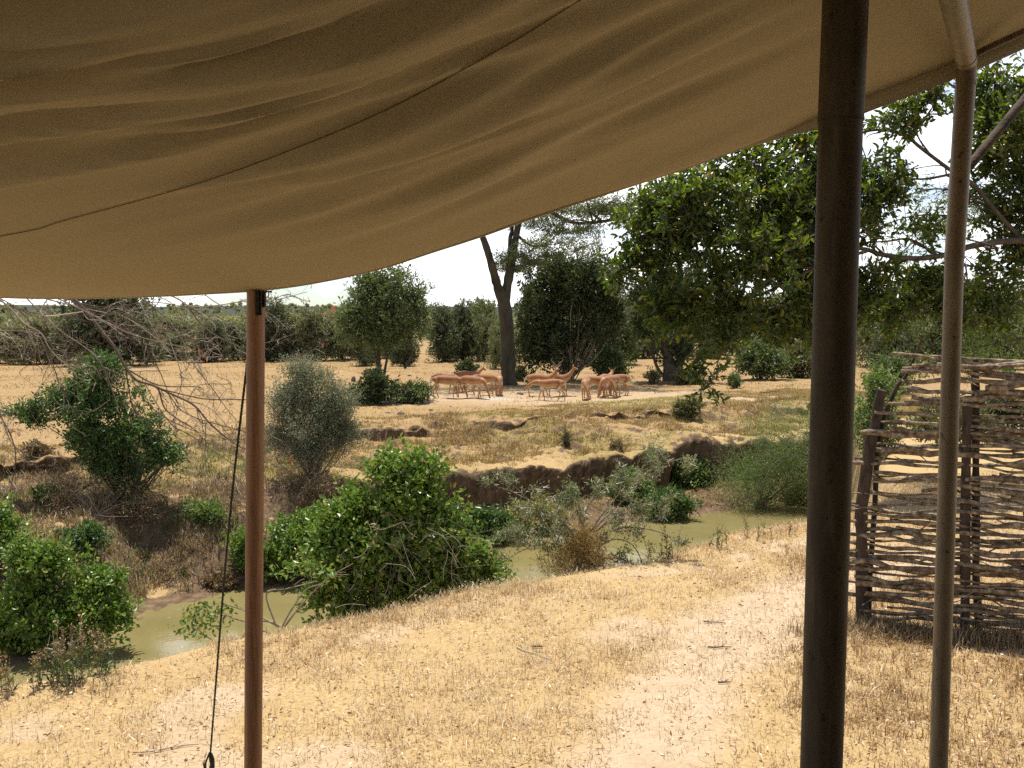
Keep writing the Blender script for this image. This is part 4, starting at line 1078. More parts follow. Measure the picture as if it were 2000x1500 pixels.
# drawn-up folds run with the seam across the cloth
SX = [-600, 0, 130, 400, 640, 800, 1000, 1130, 1400, 2000]; SY = [560, 460, 428, 352, 262, 190, 80, 0, -170, -560]
gpx, gpy = to_px(np.where(G[..., 1:2] > .6, G, np.array([0, 1, 9.0])))
phi = gpy - .72 * np.interp(gpx, SX, SY) - .28 * 250
env = ss(gpx, 1750, 900) * ss(gpy, 520, 330) * (.45 + .55 * ss(gpy, -100, 150)) * (G[..., 1] > .75)
env2 = ss(G[..., 1], .7, 1.2)
n1 = vn(phi / 40, gpx / 700 + 3, 201) + .62 * vn(phi / 21, gpx / 460, 203) + .45 * vn(phi / 80, gpx / 900, 205)
n0 = fbm(gpx / 480, gpy / 300, 207, 3)
ridge = np.sign(n1) * np.abs(n1) ** .8
disp = env2 * (env * .040 * ridge + .012 * n0)
nrm = np.cross(np.gradient(G, axis=0), np.gradient(G, axis=1)); nrm = unit(nrm)
nrm *= np.sign(nrm[..., 2:3])
edgew = ss(vv, 0, .05)[None]
G += nrm * (disp * (.15 + .85 * edgew))[..., None]
# a soft dent where the pole head lifts the cloth
pt = at(500, 566, 3.0)
dent = np.exp(-(((G[..., 0] - pt[0]) / .16) ** 2 + ((G[..., 1] - pt[1] + .1) / .3) ** 2))
G[..., 2] += .012 * dent * edgew
ab = thing('tent_awning', (0, 2.9, 2.3), 'sagging tan canvas awning with drawn folds and a corded seam overhead', 'awning')
org = np.array([0, 2.9, 2.3])
mb = MB(); ii = np.arange(NU - 1)[:, None] * NV + np.arange(NV - 1)[None]
mb.add(G.reshape(-1, 3), np.stack([ii, ii + 1, ii + NV + 1, ii + NV], -1).reshape(-1, 4))
cv = mb.build('canvas', M['canvas'], ab, org, smooth=True)
md = cv.modifiers.new('thickness', 'SOLIDIFY'); md.thickness = .0025; md.offset = 1
# rolled hem and the hanging valance strip on the right
mb = MB(); mb.tube(EU + (0, 0, .002), .0045, 8); mb.build('hem', M['valance'], ab, org, smooth=True)
def edge_at(px):
    k = np.argmin(np.abs(to_px(EU)[0] - px)); return k
k0, k1 = edge_at(1470), NU - 1
ev = EU[k0:k1 + 1]; w_ = np.interp(to_px(ev)[0], [1470, 1600, 1690, 1865, 2100, 2500], [0, .034, .046, .047, .05, .05])
low = ev - np.array([0, 0, 1.0]) * w_[:, None] + np.array([0, .012, 0])
mb = MB(); nn = len(ev); i = np.arange(nn - 1)
mb.add(np.vstack([ev + (0, .006, 0), low]), np.stack([i, i + 1, i + nn + 1, i + nn], -1))
va = mb.build('valance', M['valance'], ab, org, smooth=True)
md = va.modifiers.new('thickness', 'SOLIDIFY'); md.thickness = .003
# corded seam: follows the cloth
sx = np.linspace(-250, 1200, 320); sy = spline(np.column_stack([SX, SY]), 400); sy = np.interp(sx, sy[:, 0], sy[:, 1])
from mathutils.bvhtree import BVHTree
bvh = BVHTree.FromPolygons([tuple(v_) for v_ in G.reshape(-1, 3)], [tuple(f_) for f_ in np.stack([ii, ii + 1, ii + NV + 1, ii + NV], -1).reshape(-1, 4).tolist()])
seam = []
for a_, b_ in zip(sx, sy):
    hit = bvh.ray_cast(Vector((0, 0, EYE)), Vector(ray(a_, b_)).normalized())
    if hit[0] is not None: seam.append(np.array(hit[0]))
seam = np.array(seam)
for _ in range(3): seam[1:-1] = (seam[:-2] + 2 * seam[1:-1] + seam[2:]) / 4
mb = MB(); mb.tube(seam - np.array([0, 0, .0022]), .0012, 5); mb.build('seam_cord', M['seam'], ab, org, smooth=True)

# unseen tent walls and floor boards, added to cut light on canvas and poles
mb = MB(); bx = np.linspace(-4.2, 4.4, 90)
mb.add(np.concatenate([np.stack([bx, -2.2 + .03 * np.sin(bx * 9), np.full(90, .5)], -1), np.stack([bx, -2.2 + .02 * np.sin(bx * 9 + 1), np.full(90, 4.2)], -1)]), np.stack([np.arange(89), np.arange(89) + 1, np.arange(89) + 91, np.arange(89) + 90], -1))
mb.build('unseen_back_wall', M['valance'], ab, org, smooth=True)
mb = MB(); by = np.linspace(-2.2, 2.0, 60)
mb.add(np.concatenate([np.stack([1.95 + .03 * np.sin(by * 8), by, np.full(60, .5)], -1), np.stack([1.95 + .02 * np.sin(by * 8 + 1), by, 3.95 - .18 * by], -1)]), np.stack([np.arange(59), np.arange(59) + 1, np.arange(59) + 61, np.arange(59) + 60], -1))
mb.build('unseen_side_wall', M['valance'], ab, org, smooth=True)
M['unseen_deck'] = pole_mat('dark_deck_boards', (.075, .055, .038), (.04, .03, .02), .7, .3, (1, 12, 12), spots=False)
mb = MB()
for i_ in range(38): mb.box((0, -2.1 + i_ * .132, .52), 7.2, .124, .035)
for x_ in (-3.4, -1.2, 1.2, 3.4): mb.box((x_, .37, .36), .09, 5.0, .27)
tag(mb.build('unseen_deck', M['unseen_deck']), kind='structure')
# ------------------------------------------------------------------ poles
# stained wooden pole under the eave
w0, w1 = at(494, 1500, 3.0), at(500, 566, 3.0)
dirv = (w1 - w0) / (w1[2] - w0[2]); foot = w0 - dirv * w0[2]; foot[2] = hz(foot[0], foot[1]) - .02
root = thing('wooden_pole', foot, 'reddish brown stained wooden pole holding up the awning eave', 'pole')
mb = MB(); mb.tube(spline([foot, w1 + dirv * -.002], 30), .0292, 28); mb.build('shaft', M['woodpole'], root, foot, smooth=True)
mb = MB()
for q, (ox, oy) in enumerate(((.012, -.027), (.019, -.0225))):
    mb.box(w1 + np.array([ox, oy - .0035, -.042]), .013, .003, .08, Matrix.Rotation(-.55 * (q + .4), 3, 'Z'))
mb.box(w1 + np.array([.030, -.008, -.03]), .004, .022, .052)
mb.box(w1 + np.array([.034, -.006, -.005]), .036, .014, .006, Matrix.Rotation(.12, 3, 'Y'))
mb.build('strap', M['strap'], root, foot)
mb = MB(); an = np.linspace(0, 2 * math.pi, 17)
ring = w1 + np.array([.036, -.014, -.014]) + np.stack([.009 * np.cos(an), 0 * an, .011 * np.sin(an)], -1)
mb.tube(ring, .0022, 6, cap=False)
mb.build('buckle', M['brass'], root, foot, smooth=True)

# thick dark tent pole
t0, t1 = at(1605, 1500, 2.0), at(1652, 0, 2.0)
dirv = (t1 - t0) / (t1[2] - t0[2]); foot = t0 - dirv * t0[2]; foot[2] = hz(foot[0], foot[1]); hit_ = bvh.ray_cast(Vector(t1), Vector(dirv).normalized()); top = np.array(hit_[0]) if hit_[0] is not None else t1 + dirv * .05   # the head meets the cloth
root = thing('tent_pole', foot, 'thick dark brown steel tent pole, the widest of the uprights', 'pole')
js = at(1642, 235, 2.0)
mb = MB(); mb.tube(spline([foot, js], 30), .0455, 36); mb.build('lower_tube', M['tentpole'], root, foot, smooth=True)
mb = MB(); mb.tube(spline([js + dirv * .0005, top], 20), .0470, 36); mb.tube([js - dirv * .002, js + dirv * .004], .0478, 36); mb.build('upper_sleeve', M['tentpole'], root, foot, smooth=True)

# slim frame upright with rafter, eave rail and brace
f0, f1 = at(1837, 1500, 2.4), at(1888, 128, 2.4)
dirv = (f1 - f0) / (f1[2] - f0[2]); foot = f0 - dirv * f0[2]; foot[2] = hz(foot[0], foot[1])
root = thing('canopy_upright', foot, 'slim olive steel frame upright with rafter, eave rail and diagonal brace', 'upright')
j2 = at(1864, 505, 2.4)
mb = MB(); mb.tube(spline([foot, j2], 24), .0232, 28); mb.tube(spline([j2 + dirv * .0004, f1], 16), .0240, 28); mb.tube([j2 - dirv * .001, j2 + dirv * .003], .0246, 28); mb.build('post', M['framepole'], root, foot, smooth=True)
r0_, r1_ = at(1888, 122, 2.4), at(1862, 0, 1.86); rd_ = r1_ - r0_
mb = MB(); mb.tube(spline([r0_ - rd_ * .02, r0_ + rd_ * 2.2], 20), .0252, 28); mb.build('rafter', M['framepole'], root, foot, smooth=True)
mb = MB(); mb.tube([r0_ + rd_ * .10, r0_ + rd_ * .13], .0266, 28); mb.tube([f1 - dirv * .05, f1 - dirv * .04], .0252, 28); mb.build('collar', M['framepole'], root, foot, smooth=True)
mb = MB(); mb.tube(spline([at(1893, 112, 2.405), at(2000, 62, 2.30), at(2400, -110, 2.0)], 16), .0085, 12); mb.build('eave_rail', M['framepole'], root, foot, smooth=True)
mb = MB(); mb.tube(spline([at(1893, 325, 2.42), at(2000, 196, 2.5), at(2300, -160, 2.7)], 16), .0125, 16); mb.build('brace', M['bark'], root, foot, smooth=True)

# guy rope with tensioner and peg
g0 = at(499, 572, 3.03); gend = at(404, 1530, 4.35); gend[2] = hz(gend[0], gend[1])
root = thing('guy_rope', gend, 'dark guy rope running from the wooden pole head down to the ground', 'guy rope')
gm = at(447, 1030, 3.62)
rp_ = spline([g0, gm, at(411, 1470, 4.27)], 160)
mb = MB(); n = len(rp_)
for ph in (0, 2.094, 4.189):
    an = np.arange(n) * 1.5 + ph
    mb.tube(rp_ + np.stack([np.cos(an), np.sin(an), 0 * an], -1) * .0022, .0030, 5)
mb.build('rope', M['rope'], root, gend, smooth=True)
mb = MB(); tpz = at(411, 1470, 4.27)
mb.tube(spline([tpz, tpz * .5 + gend * .5 + (.012, 0, 0), gend], 9), .0045, 6); mb.tube(spline([tpz + (-.004, 0, 0), tpz * .5 + gend * .5 + (-.014, 0, 0), gend], 9), .0045, 6); mb.tube([tpz - (0, 0, .005), tpz + (.006, 0, -.035), tpz + (.01, 0, -.075)], [.009, .013, .009], 10)
mb.build('tensioner', M['strap'], root, gend, smooth=True)
mb = MB(); mb.tube([gend + (0, -.03, .08), gend + (0, .02, -.1)], .008, 8); mb.build('peg', M['tentpole'], root, gend, smooth=True)

# ------------------------------------------------------------------ grass, litter, sticks
def blades(name, Pxy, lab, mat, h, w, tilt, rng, per=5, spread=.03, cat='grass'):
    n = len(Pxy)
    b = np.repeat(Pxy, per, 0) + rng.normal(size=(n * per, 2)) * spread
    z = height(b[:, 0], b[:, 1])
    keep = z > -2.33
    b, z = b[keep], z[keep]; n = len(b)
    B0 = np.column_stack([b, z - .004])
    a = rng.uniform(0, 2 * math.pi, n); tl = np.abs(rng.normal(0, tilt, n))
    hh = h * rng.uniform(.4, 1.3, n) * (.75 + .5 * (vn(b[:, 0] * 1.3, b[:, 1] * 1.3, 5) + 1) / 2)
    d = np.column_stack([np.sin(tl) * np.cos(a), np.sin(tl) * np.sin(a), np.cos(tl)])
    d2 = unit(d + np.column_stack([np.cos(a), np.sin(a), -.25 * np.ones(n)]) * rng.uniform(.1, .9, n)[:, None])
    sdv = np.column_stack([-np.sin(a + rng.normal(size=n) * .6), np.cos(a), np.zeros(n)]) * (w * rng.uniform(.6, 1.3, n) / 2)[:, None]
    mid = B0 + d * (hh * .55)[:, None]; tip = mid + d2 * (hh * .5)[:, None]
    V = np.stack([B0 - sdv, B0 + sdv, mid + sdv * .8, tip, mid - sdv * .8], 1)
    ml = MB(); i = np.arange(n)[:, None] * 5
    ml.add(V.reshape(-1, 3), i + np.array([[0, 1, 2, 4]])); ml.add(np.zeros((0, 3)), (i + np.array([[4, 2, 3]])) - ml.n)
    return tag(ml.build(name, M[mat]), lab, cat, kind='stuff')

rng = np.random.default_rng(211)
def lawn_pts(n, ymin, ymax, tmax):
    yy = np.sqrt(rng.uniform(ymin ** 2, ymax ** 2, n)); xx = rng.uniform(-.68, .74, n) * yy
    s, t = st(xx, yy)
    q = np.column_stack([xx, yy])[t < tmax]
    bm_ = bare_mask(q[:, 0], q[:, 1])
    dens = (.3 + .7 * ss(fbm(q[:, 0] * 1.7, q[:, 1] * 1.7, 213, 3), -.25, .2)) * (.38 + .62 * ss(fbm(q[:, 0] * 6.5, q[:, 1] * 6.5, 223, 2), -.12, .16))
    return q[rng.random(len(q)) < (1 - .72 * bm_) * dens]
blades('dry_lawn_grass', lawn_pts(110000, 3.9, 13, 7.2), 'short trampled dry straw grass covering the near bank', 'drygrass', .036, .0036, 1.25, rng, 8, .026)
blades('flattened_straw', lawn_pts(70000, 3.9, 13, 7.0), 'pale flattened straw stalks lying over the near bank', 'palestraw', .085, .0036, 2.2, rng, 4, .045)
q = lawn_pts(30000, 3.9, 9, 6.4); q = q[(q[:, 0] / q[:, 1] > .30 + .08 * fbm(q[:, 0] * 1.5, q[:, 1] * 1.5, 231, 3))]
blades('brown_grass', q, 'taller browner grass around the foot of the poles and fence', 'browngrass', .075, .005, 1.1, rng, 6, .03)
# taller fringe along the crest
sv = rng.uniform(-2, 16, 6000); tv = 6.1 + rng.normal(size=6000) * .5
qx, qy = xy(sv, tv); q = np.column_stack([qx, qy])
q = q[(fbm(q[:, 0] * 1.6, q[:, 1] * 1.6, 215, 3) > .02)]
blades('bank_edge_grass', q, 'taller dry brown grass along the near bank edge', 'drygrass', .085, .0045, .7, rng, 7, .03)
q = []
for px, py, n, r in ((1750, 1235, 150, .35), (1900, 1250, 200, .4), (2000, 1260, 120, .3), (1690, 1225, 90, .15)):
    c_ = at_z(px, py, 0)[:2]; q.append(c_ + rng.normal(size=(n, 2)) * (r, .07))
blades('fence_foot_grass', np.vstack(q), 'brown grass growing along the foot of the woven fence', 'drybrush', .13, .005, .6, rng, 6, .03)
# far bank and field
n = 115000
sv = rng.uniform(-6, 34, n); tv = rng.uniform(14, 24, n); qx, qy = xy(sv, tv)
k_ = (np.abs(qx) < .66 * qy + .5) & (fbm(qx * .8, qy * .8, 217, 3) > -.2)
q = np.column_stack([qx, qy])[k_]
grn = fbm(q[:, 0] * .45, q[:, 1] * .45, 89, 3) > .02
hs = height(q[:, 0], q[:, 1]); sl = np.hypot(height(q[:, 0] + .1, q[:, 1]) - hs, height(q[:, 0], q[:, 1] + .1) - hs) / .1
flat_ = sl < .75
blades('far_bank_grass', q[flat_ & ~grn], 'dry tufted grass over the terraces of the far bank', 'bankgrass', .075, .012, .8, rng, 4, .06)
blades('terrace_grass', q[flat_ & grn], 'short yellow green grass on the far bank terraces', 'greengrass', .065, .012, .8, rng, 4, .06)
def cover(n, s0, s1, t0, t1, seed, thr, lab, mat, h, w, per, spread, name, tilt=.6):
    sv = rng.uniform(s0, s1, n); tv = rng.uniform(t0, t1, n); qx, qy = xy(sv, tv)
    k_ = (np.abs(qx) < .66 * qy + .8) & (fbm(qx * .9, qy * .9, seed, 4) > thr)
    u_ = tv - np.interp(sv, TF_S, TF_T); v_ = tv - np.interp(sv, TE_S, TE_T)
    k_ &= (u_ > .25) & (v_ < 1.2)
    blades(name, np.column_stack([qx, qy])[k_], lab, mat, h, w, tilt, rng, per, spread)
cover(2600, -4, 10, 13, 22.5, 241, .0, 'dead brown tussocks over the earth slope on the left of the far bank', 'drybrush', .20, .010, 34, .10, 'brown_tussock_grass')
cover(1500, -4, 10, 13, 22.5, 243, .06, 'olive green tussocks over the earth slope on the left of the far bank', 'olivegrass', .17, .012, 30, .10, 'olive_tussock_grass')
cover(3800, 8, 32, 13, 23, 245, .0, 'dry tussocks along the terraces and broken rims of the far bank', 'bankgrass', .17, .012, 26, .10, 'rim_tussock_grass')
cover(900, 8, 34, 13, 23, 247, .14, 'brown scrubby growth on the broken rims of the far bank', 'drybrush', .20, .012, 34, .11, 'rim_scrub_grass')
n = 30000
yy = np.sqrt(rng.uniform(23 ** 2, 68 ** 2, n)); xx = rng.uniform(-.62, .66, n) * yy
s, t = st(xx, yy); q = np.column_stack([xx, yy])[(t > 21.5) & (fbm(xx * .3, yy * .3, 219, 3) > -.05)]
q = q[rng.random(len(q)) > .9 * bare_mask(q[:, 0], q[:, 1])]
blades('field_grass', q, 'sparse dry grass on the open field beyond the river', 'bankgrass', .09, .022, .8, rng, 3, .12)

# leaf litter on the near ground
n = 13000
yy = np.sqrt(rng.uniform(3.9 ** 2, 10 ** 2, n)); xx = rng.uniform(-.66, .72, n) * yy
s, t = st(xx, yy); k_ = (t < 6.1) & (rng.random(n) < .45 + .55 * ss(xx / yy, .22, .5))
xx, yy = xx[k_], yy[k_]
C = np.column_stack([xx, yy, height(xx, yy) + rng.uniform(.004, .03, len(xx))])
ml = MB(); add_leaves(ml, C, unit(rng.normal(size=C.shape) * (1, 1, .25)), .030, .013, rng, 'leaf', .1)
tag(ml.build('leaf_litter', M['litter']), 'fallen dry leaves scattered over the near grass', 'fallen leaves', kind='stuff')

def ground_stick(px, py, ln, az, r, lab, mat='bark'):
    c_ = gp(px, py); d_ = np.array([math.cos(az), math.sin(az), 0])
    P = np.array([c_ + d_ * ln * q + np.array([0, .04 * ln * math.sin(q * 7), 0]) for q in np.linspace(-.5, .5, 8)])
    P[:, 2] = height(P[:, 0], P[:, 1]) + r * .6 + .008
    mb = MB(); mb.tube(P, np.linspace(r, r * .5, 8), 6)
    mb.tube(spline([P[4], P[4] + d_ * ln * .12 + (0, .05 * ln, .01), P[4] + d_ * ln * .2 + (0, .1 * ln, .015)], 4), np.linspace(r * .5, r * .2, 4), 5)
    return tag(mb.build('fallen_stick', M[mat], smooth=True), lab, 'stick', 'fallen sticks')
ground_stick(1405, 1268, .16, .05, .006, 'short dark stick lying on the near lawn left of the thick pole')
ground_stick(325, 1468, .32, .35, .004, 'thin brown stick lying on the lawn left of the guy rope', 'twig')
ground_stick(1040, 1278, .30, -.8, .005, 'pale thin stick lying slantwise in the middle of the lawn', 'paletwig')
ground_stick(1395, 1218, .16, -.25, .005, 'small dark twig lying on the worn path')
ground_stick(1050, 1266, .07, -.2, .007, 'stubby dark twig beside the pale slanting stick')
ground_stick(1415, 1338, .08, 0, .006, 'tiny dark twig on the lawn near the picture bottom')
ground_stick(1510, 766, 1.1, .02, .03, 'long dark branch lying on the far rim behind the thick pole')
ground_stick(905, 780, 1.2, .1, .02, 'dead branch lying on the ground under the left antelopes')
ground_stick(640, 912, .9, -.2, .02, 'dry branch lying on the terrace by the grey green bush', 'twig')
ground_stick(290, 726, 2.2, .0, .06, 'pale fallen branch lying before the far tree line', 'paletwig')

def clod(px, py, w, h, lab, seed):
    c_ = gp(px, py); bm = bmesh.new(); bmesh.ops.create_icosphere(bm, subdivisions=3, radius=1)
    for v in bm.verts:
        q = v.co; f_ = 1 + .35 * float(fbm(np.array([q.x * 1.3 + seed]), np.array([q.y * 1.3]), seed, 3, np.array([q.z * 1.3]))[0])
        v.co = Vector((q.x * w * f_, q.y * w * .8 * f_, max(-.02, q.z) * h * f_))
    me = bpy.data.meshes.new('dung_clod'); bm.to_mesh(me); bm.free(); me.materials.append(M['stone'])
    o = bpy.data.objects.new('stone', me); COL.objects.link(o); o.location = tuple(c_ - (0, 0, .01))
    tag(o, lab, 'stone', 'stones and clods on the far ground')
for i, (px, py, w, h, lab) in enumerate([(690, 748, .11, .26, 'pointed dark stump like stone left of the round tree'), (783, 810, .13, .10, 'flat dark stone on the rim below the round tree'), (757, 807, .10, .05, 'flattest dark clod on the rim left of another stone'), (841, 802, .07, .06, 'small dark clod on the rim below the left antelopes'), (1016, 770, .13, .09, 'dark dung heap between the left and middle antelopes'),
                                       (842, 758, .09, .08, 'small grey stone just left of the leftmost antelope'), (660, 738, .08, .06, 'little dark stone far left on the open field'), (800, 735, .12, .08, 'dark clod on the open field right of the round tree trunk'), (880, 795, .06, .04, 'tiny clod on the rim under the grazing antelopes'), (1205, 762, .1, .05, 'flat clod right of the right antelope group')]):
    clod(px, py, w, h, lab, 300 + i)

# ------------------------------------------------------------------ impala herd
m, N, L, out = new_mat('impala_coat')
a = N.new('ShaderNodeAttribute'); a.attribute_name = 'coat'
c = ramp(N, L, a.outputs['Fac'], [(0, (.60, .50, .38)), (.25, (.58, .46, .33)), (.34, (.48, .27, .105)), (.62, (.41, .19, .066)), (.70, (.26, .09, .024)), (.92, (.22, .078, .02)), (1, (.025, .017, .012))])
tc = N.new('ShaderNodeTexCoord')
c = mixc(N, L, .15, c, ramp(N, L, noise_tex(N, L, tc.outputs['Object'], 22, 4), [(.3, (.16, .08, .035)), (.7, (.45, .28, .15))]))
p = N.new('ShaderNodeBsdfPrincipled'); L.new(c, p.inputs['Base Color']); p.inputs['Roughness'].default_value = .7; p.inputs['Specular IOR Level'].default_value = .3
p.inputs['Sheen Weight'].default_value = .2
L.new(p.outputs[0], out.inputs['Surface'])
M['coat'] = m
M['horn'] = rough_mat('horn', [(.3, (.10, .085, .065)), (.7, (.24, .20, .155))], 30, .5, .3)
M['eye'] = rough_mat('dark_eye', [(.3, (.006, .005, .004)), (.7, (.012, .01, .008))], 5, .15, 0)

def impala_mesh(neck, legs=(0, 0, 0, 0), name='body'):
    """one continuous skinned surface. neck: list of (x, y, z, r) from the neck base to the muzzle; legs: fore/aft swing per leg"""
    bm = bmesh.new(); sk = bm.verts.layers.skin.verify()
    def chain(start, pts):
        prev = start
        for (x, y, z, rx, ry) in pts:
            v = bm.verts.new((x, y, z)); v[sk].radius = (rx, ry)
            if prev is not None: bm.edges.new((prev, v))
            prev = v
        return prev
    rt = bm.verts.new((-.12, 0, .715)); rt[sk].radius = (.165, .215); rt[sk].use_root = True
    hip = bm.verts.new((-.34, 0, .735)); hip[sk].radius = (.155, .20); bm.edges.new((rt, hip))
    rump = bm.verts.new((-.47, 0, .74)); rump[sk].radius = (.105, .15); bm.edges.new((hip, rump))
    chain(rump, [(-.535, 0, .70, .022, .03), (-.56, 0, .60, .018, .022), (-.555, 0, .50, .012, .015)])
    rib = bm.verts.new((.10, 0, .70)); rib[sk].radius = (.17, .225); bm.edges.new((rt, rib))
    sh = bm.verts.new((.30, 0, .715)); sh[sk].radius = (.15, .22); bm.edges.new((rib, sh))
    nb = bm.verts.new((.42, 0, .77)); nb[sk].radius = (.10, .15); bm.edges.new((sh, nb))
    prev = nb; pts = []
    for (x, y, z, r) in neck:
        v = bm.verts.new((x, y, z)); v[sk].radius = (r * .85, r); bm.edges.new((prev, v)); prev = v; pts.append(v)
    poll = pts[-3]
    hd = (pts[-1].co - poll.co).normalized(); sdv = hd.cross(Vector((0, 0, 1))); sdv = Vector((0, 1, 0)) if sdv.length < .2 else sdv.normalized()
    upv = sdv.cross(hd).normalized()
    if upv.z < 0 and abs(hd.z) < .8: upv = -upv
    for sg in (-1, 1):
        chain(poll, [(*(poll.co + sdv * sg * .055 + upv * .035 - hd * .03), .016, .020), (*(poll.co + sdv * sg * .11 + upv * .085 - hd * .06), .022, .014), (*(poll.co + sdv * sg * .15 + upv * .125 - hd * .075), .005, .005)])
    for q, sg in enumerate((-1, 1)):
        a_ = legs[q]; chain(sh, [(.31, sg * .085, .58, .058, .075), (.30 + a_ * .3, sg * .085, .45, .040, .046), (.31 + a_ * .75, sg * .08, .27, .024, .027), (.30 + a_ * 1.1, sg * .08, .085, .0165, .019), (.32 + a_ * 1.2, sg * .08, .035, .021, .024), (.335 + a_ * 1.2, sg * .08, .012, .022, .03)])
        a_ = legs[q + 2]; chain(hip, [(-.35, sg * .095, .60, .075, .11), (-.30 + a_ * .4, sg * .095, .48, .050, .066), (-.43 + a_ * .8, sg * .085, .315, .025, .03), (-.40 + a_ * 1.1, sg * .085, .10, .018, .02), (-.385 + a_ * 1.2, sg * .085, .035, .021, .024), (-.37 + a_ * 1.2, sg * .085, .012, .022, .03)])
    me = bpy.data.meshes.new('tmp'); bm.to_mesh(me); bm.free()
    o = bpy.data.objects.new('tmp', me); COL.objects.link(o)
    s_ = o.modifiers.new('s', 'SKIN'); s_.branch_smoothing = .6; s_.use_smooth_shade = True
    u_ = o.modifiers.new('u', 'SUBSURF'); u_.levels = 2
    dg = bpy.context.evaluated_depsgraph_get()
    out_ = bpy.data.meshes.new_from_object(o.evaluated_get(dg)); out_.name = name
    bpy.data.objects.remove(o); bpy.data.meshes.remove(me)
    n = len(out_.vertices); co = np.empty(n * 3, np.float32); out_.vertices.foreach_get('co', co); co = co.reshape(-1, 3)
    x, y, z = co.T
    hx = np.array([v_[:3] for v_ in neck])
    dh = np.min(np.linalg.norm(co[:, None] - hx[None], axis=2), axis=1)
    torso = (x > -.58) & (x < .40) & (z > .46)
    coat = np.full(n, .5)
    coat = np.where(torso, np.interp(z + .02 * np.sin(x * 14), [.49, .555, .59, .68, .72, .82], [.05, .15, .42, .52, .72, .85]), coat)
    rumpm = (x < -.44) & (np.abs(y) < .075) & (z > .50) & (z < .74); coat = np.where(rumpm, .12, coat)
    coat = np.where((x < -.44) & (np.abs(np.abs(y) - .078) < .012) & (z > .5), .98, coat)
    nk = (dh < .16) & (x > .38); coat = np.where(nk, .66, coat)
    mz = hx[-1]; coat = np.where(np.linalg.norm(co - mz, axis=1) < .045, .97, coat)
    coat = np.where(z < .035, 1.0, coat)
    at_ = out_.attributes.new('coat', 'FLOAT', 'POINT'); at_.data.foreach_set('value', coat.astype(np.float32))
    out_.materials.clear(); out_.materials.append(M['coat'])
    out_.polygons.foreach_set('use_smooth', np.ones(len(out_.polygons), bool))
    return out_, [v_ for v_ in neck]

NECK = {
    'graze': [(.55, 0, .62, .075), (.64, 0, .42, .055), (.69, 0, .27, .048), (.71, 0, .17, .055), (.74, 0, .09, .042), (.765, 0, .03, .026)],
    'graze_side': [(.54, .03, .63, .075), (.62, .09, .43, .055), (.66, .13, .28, .048), (.67, .17, .19, .055), (.70, .21, .10, .042), (.715, .235, .035, .026)],
    'alert': [(.50, 0, .89, .09), (.56, 0, .98, .066), (.60, 0, 1.06, .054), (.635, 0, 1.12, .060), (.715, 0, 1.095, .046), (.79, 0, 1.06, .03)],
    'low': [(.52, 0, .83, .09), (.60, 0, .89, .066), (.66, 0, .93, .054), (.70, 0, .965, .060), (.775, 0, .93, .046), (.84, 0, .89, .03)],
    'turned': [(.49, -.01, .90, .09), (.53, -.03, .99, .066), (.55, -.05, 1.06, .056), (.555, -.07, 1.115, .062), (.56, -.15, 1.08, .048), (.56, -.215, 1.035, .032)],
    'half': [(.57, 0, .78, .08), (.69, 0, .72, .055), (.78, 0, .66, .048), (.84, 0, .60, .055), (.90, 0, .52, .042), (.945, 0, .45, .027)]}
MESH = {}
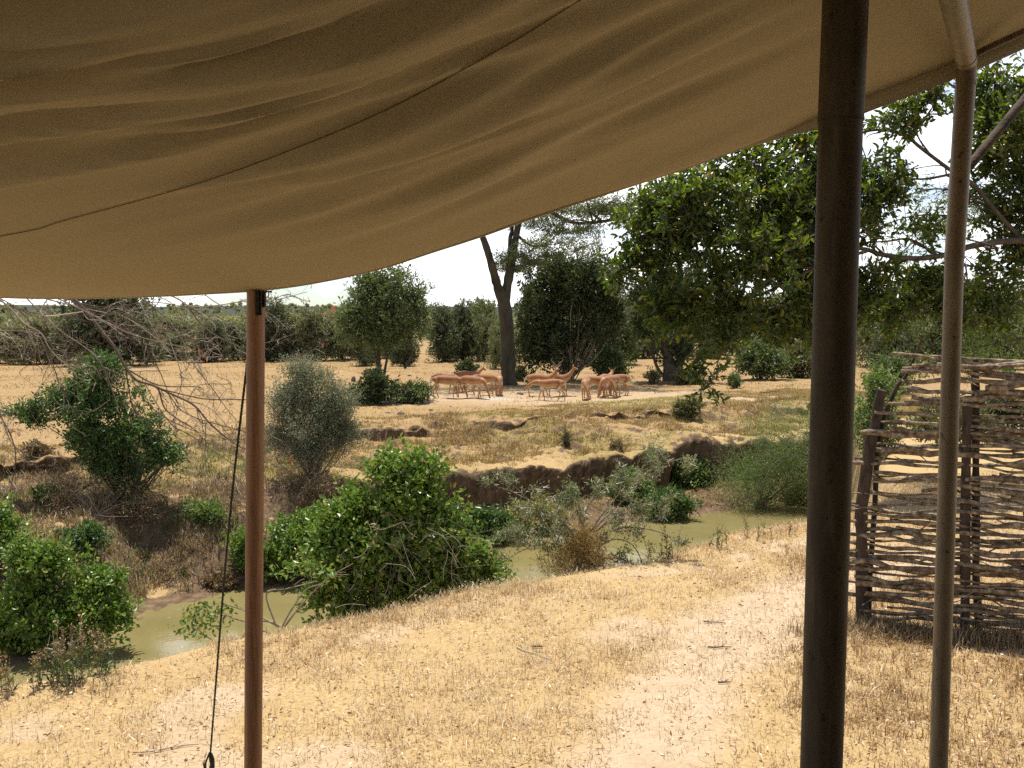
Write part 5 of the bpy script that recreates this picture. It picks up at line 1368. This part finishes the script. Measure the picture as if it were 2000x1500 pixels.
def impala(px, py, pose, rz, label, legs=(0, 0, 0, 0), horns=False, sc=1.0):
    key = (pose, legs)
    if key not in MESH: MESH[key] = impala_mesh(NECK[pose], legs)
    me, nk = MESH[key]
    loc = gp(px, py)
    root = thing('impala', loc, label, 'antelope', 'impala herd on the far bank', rz)
    root.scale = (sc * 1.04, sc * 1.04, sc * .93)
    b_ = bpy.data.objects.new('body', me); COL.objects.link(b_); b_.parent = root
    pl = Vector(nk[-3][:3]); hd = (Vector(nk[-1][:3]) - pl).normalized(); sdv = hd.cross(Vector((0, 0, 1))).normalized(); upv = sdv.cross(hd)
    if upv.z < 0: upv = -upv
    for sg in (-1, 1):
        mb = MB(); e = pl + hd * .05 + sdv * sg * .040 + upv * .018
        t_ = np.linspace(0, 2 * math.pi, 9); z_ = np.linspace(-1, 1, 5)
        ring = np.array(e) + np.stack([np.outer(np.sqrt(1 - z_ ** 2), np.cos(t_[:-1])), np.outer(np.sqrt(1 - z_ ** 2), np.sin(t_[:-1])), np.outer(z_, np.ones(8))], -1).reshape(-1, 3) * .012
        i_ = np.arange(4)[:, None] * 8; j_ = np.arange(8)[None]; mb.add(ring, np.stack([i_ + j_, i_ + (j_ + 1) % 8, i_ + 8 + (j_ + 1) % 8, i_ + 8 + j_], -1).reshape(-1, 4))
        mb.build('eye', M['eye'], root, smooth=True)
    if horns:
        for sg in (-1, 1):
            b0 = np.array(pl + upv * .04 + sdv * sg * .022); S3, U3, H3 = np.array(sdv) * sg, np.array(upv), np.array(hd)
            P = spline([b0, b0 + U3 * .10 + S3 * .04 - H3 * .05, b0 + U3 * .20 + S3 * .14 - H3 * .10, b0 + U3 * .30 + S3 * .18 - H3 * .06, b0 + U3 * .42 + S3 * .15 + H3 * .01], 20)
            mb = MB(); mb.tube(P, np.linspace(.022, .008, 20) * (1 + .12 * np.cos(np.arange(20) * 2.2)), 8); mb.build('horn', M['horn'], root, smooth=True)
    return root
W1 = (.10, -.08, -.12, .10); W2 = (-.06, .07, .08, -.06)
# left group
impala(872, 777, 'graze', .10, 'leftmost antelope of the herd grazing side-on toward the right', W2)
impala(868, 770, 'graze', .35, 'antelope mostly hidden right behind the leftmost grazing one', W1, sc=.98)
impala(922, 778, 'graze', -.55, 'antelope grazing head down with its face low at the pale salt patch', W1)
impala(912, 764, 'low', .5, 'antelope with raised head looking over the backs of the left group', (0, 0, 0, 0), sc=1.0)
impala(946, 772, 'graze_side', .18, 'antelope grazing behind the salt patch, second from the right in the left group', (0, 0, 0, 0), sc=.98)
impala(974, 772, 'graze', -1.50, 'antelope grazing head-on facing the viewer at the right end of the left group', (0, 0, 0, 0))
# middle group
impala(1056, 775, 'turned', -.02, 'horned male antelope turning its face toward the viewer', (0, 0, 0, 0), horns=True, sc=1.06)
bpy.context.view_layer.update()
impala(1086, 774, 'alert', .0, 'antelope standing tall side-on with head raised looking right', W2, sc=1.04)
impala(1075, 783, 'half', math.pi, 'front antelope of the middle group feeding toward the left in mid stride', W1, sc=.95)
# right group
impala(1144, 780, 'graze_side', -1.75, 'antelope facing the viewer with lowered head at the left of the right group', (0, 0, 0, 0))
impala(1166, 777, 'graze', -.35, 'antelope standing side-on and feeding in the middle of the right group', W1)
impala(1182, 773, 'low', 1.1, 'antelope seen from behind with head up at the back of the right group', (0, 0, 0, 0), sc=1.02)
impala(1192, 776, 'graze', -2.3, 'antelope bending its neck down to the left in the right group', W2)
impala(1206, 773, 'graze', -2.75, 'rightmost antelope of the herd with its rump to the right', (0, 0, 0, 0), sc=1.0)
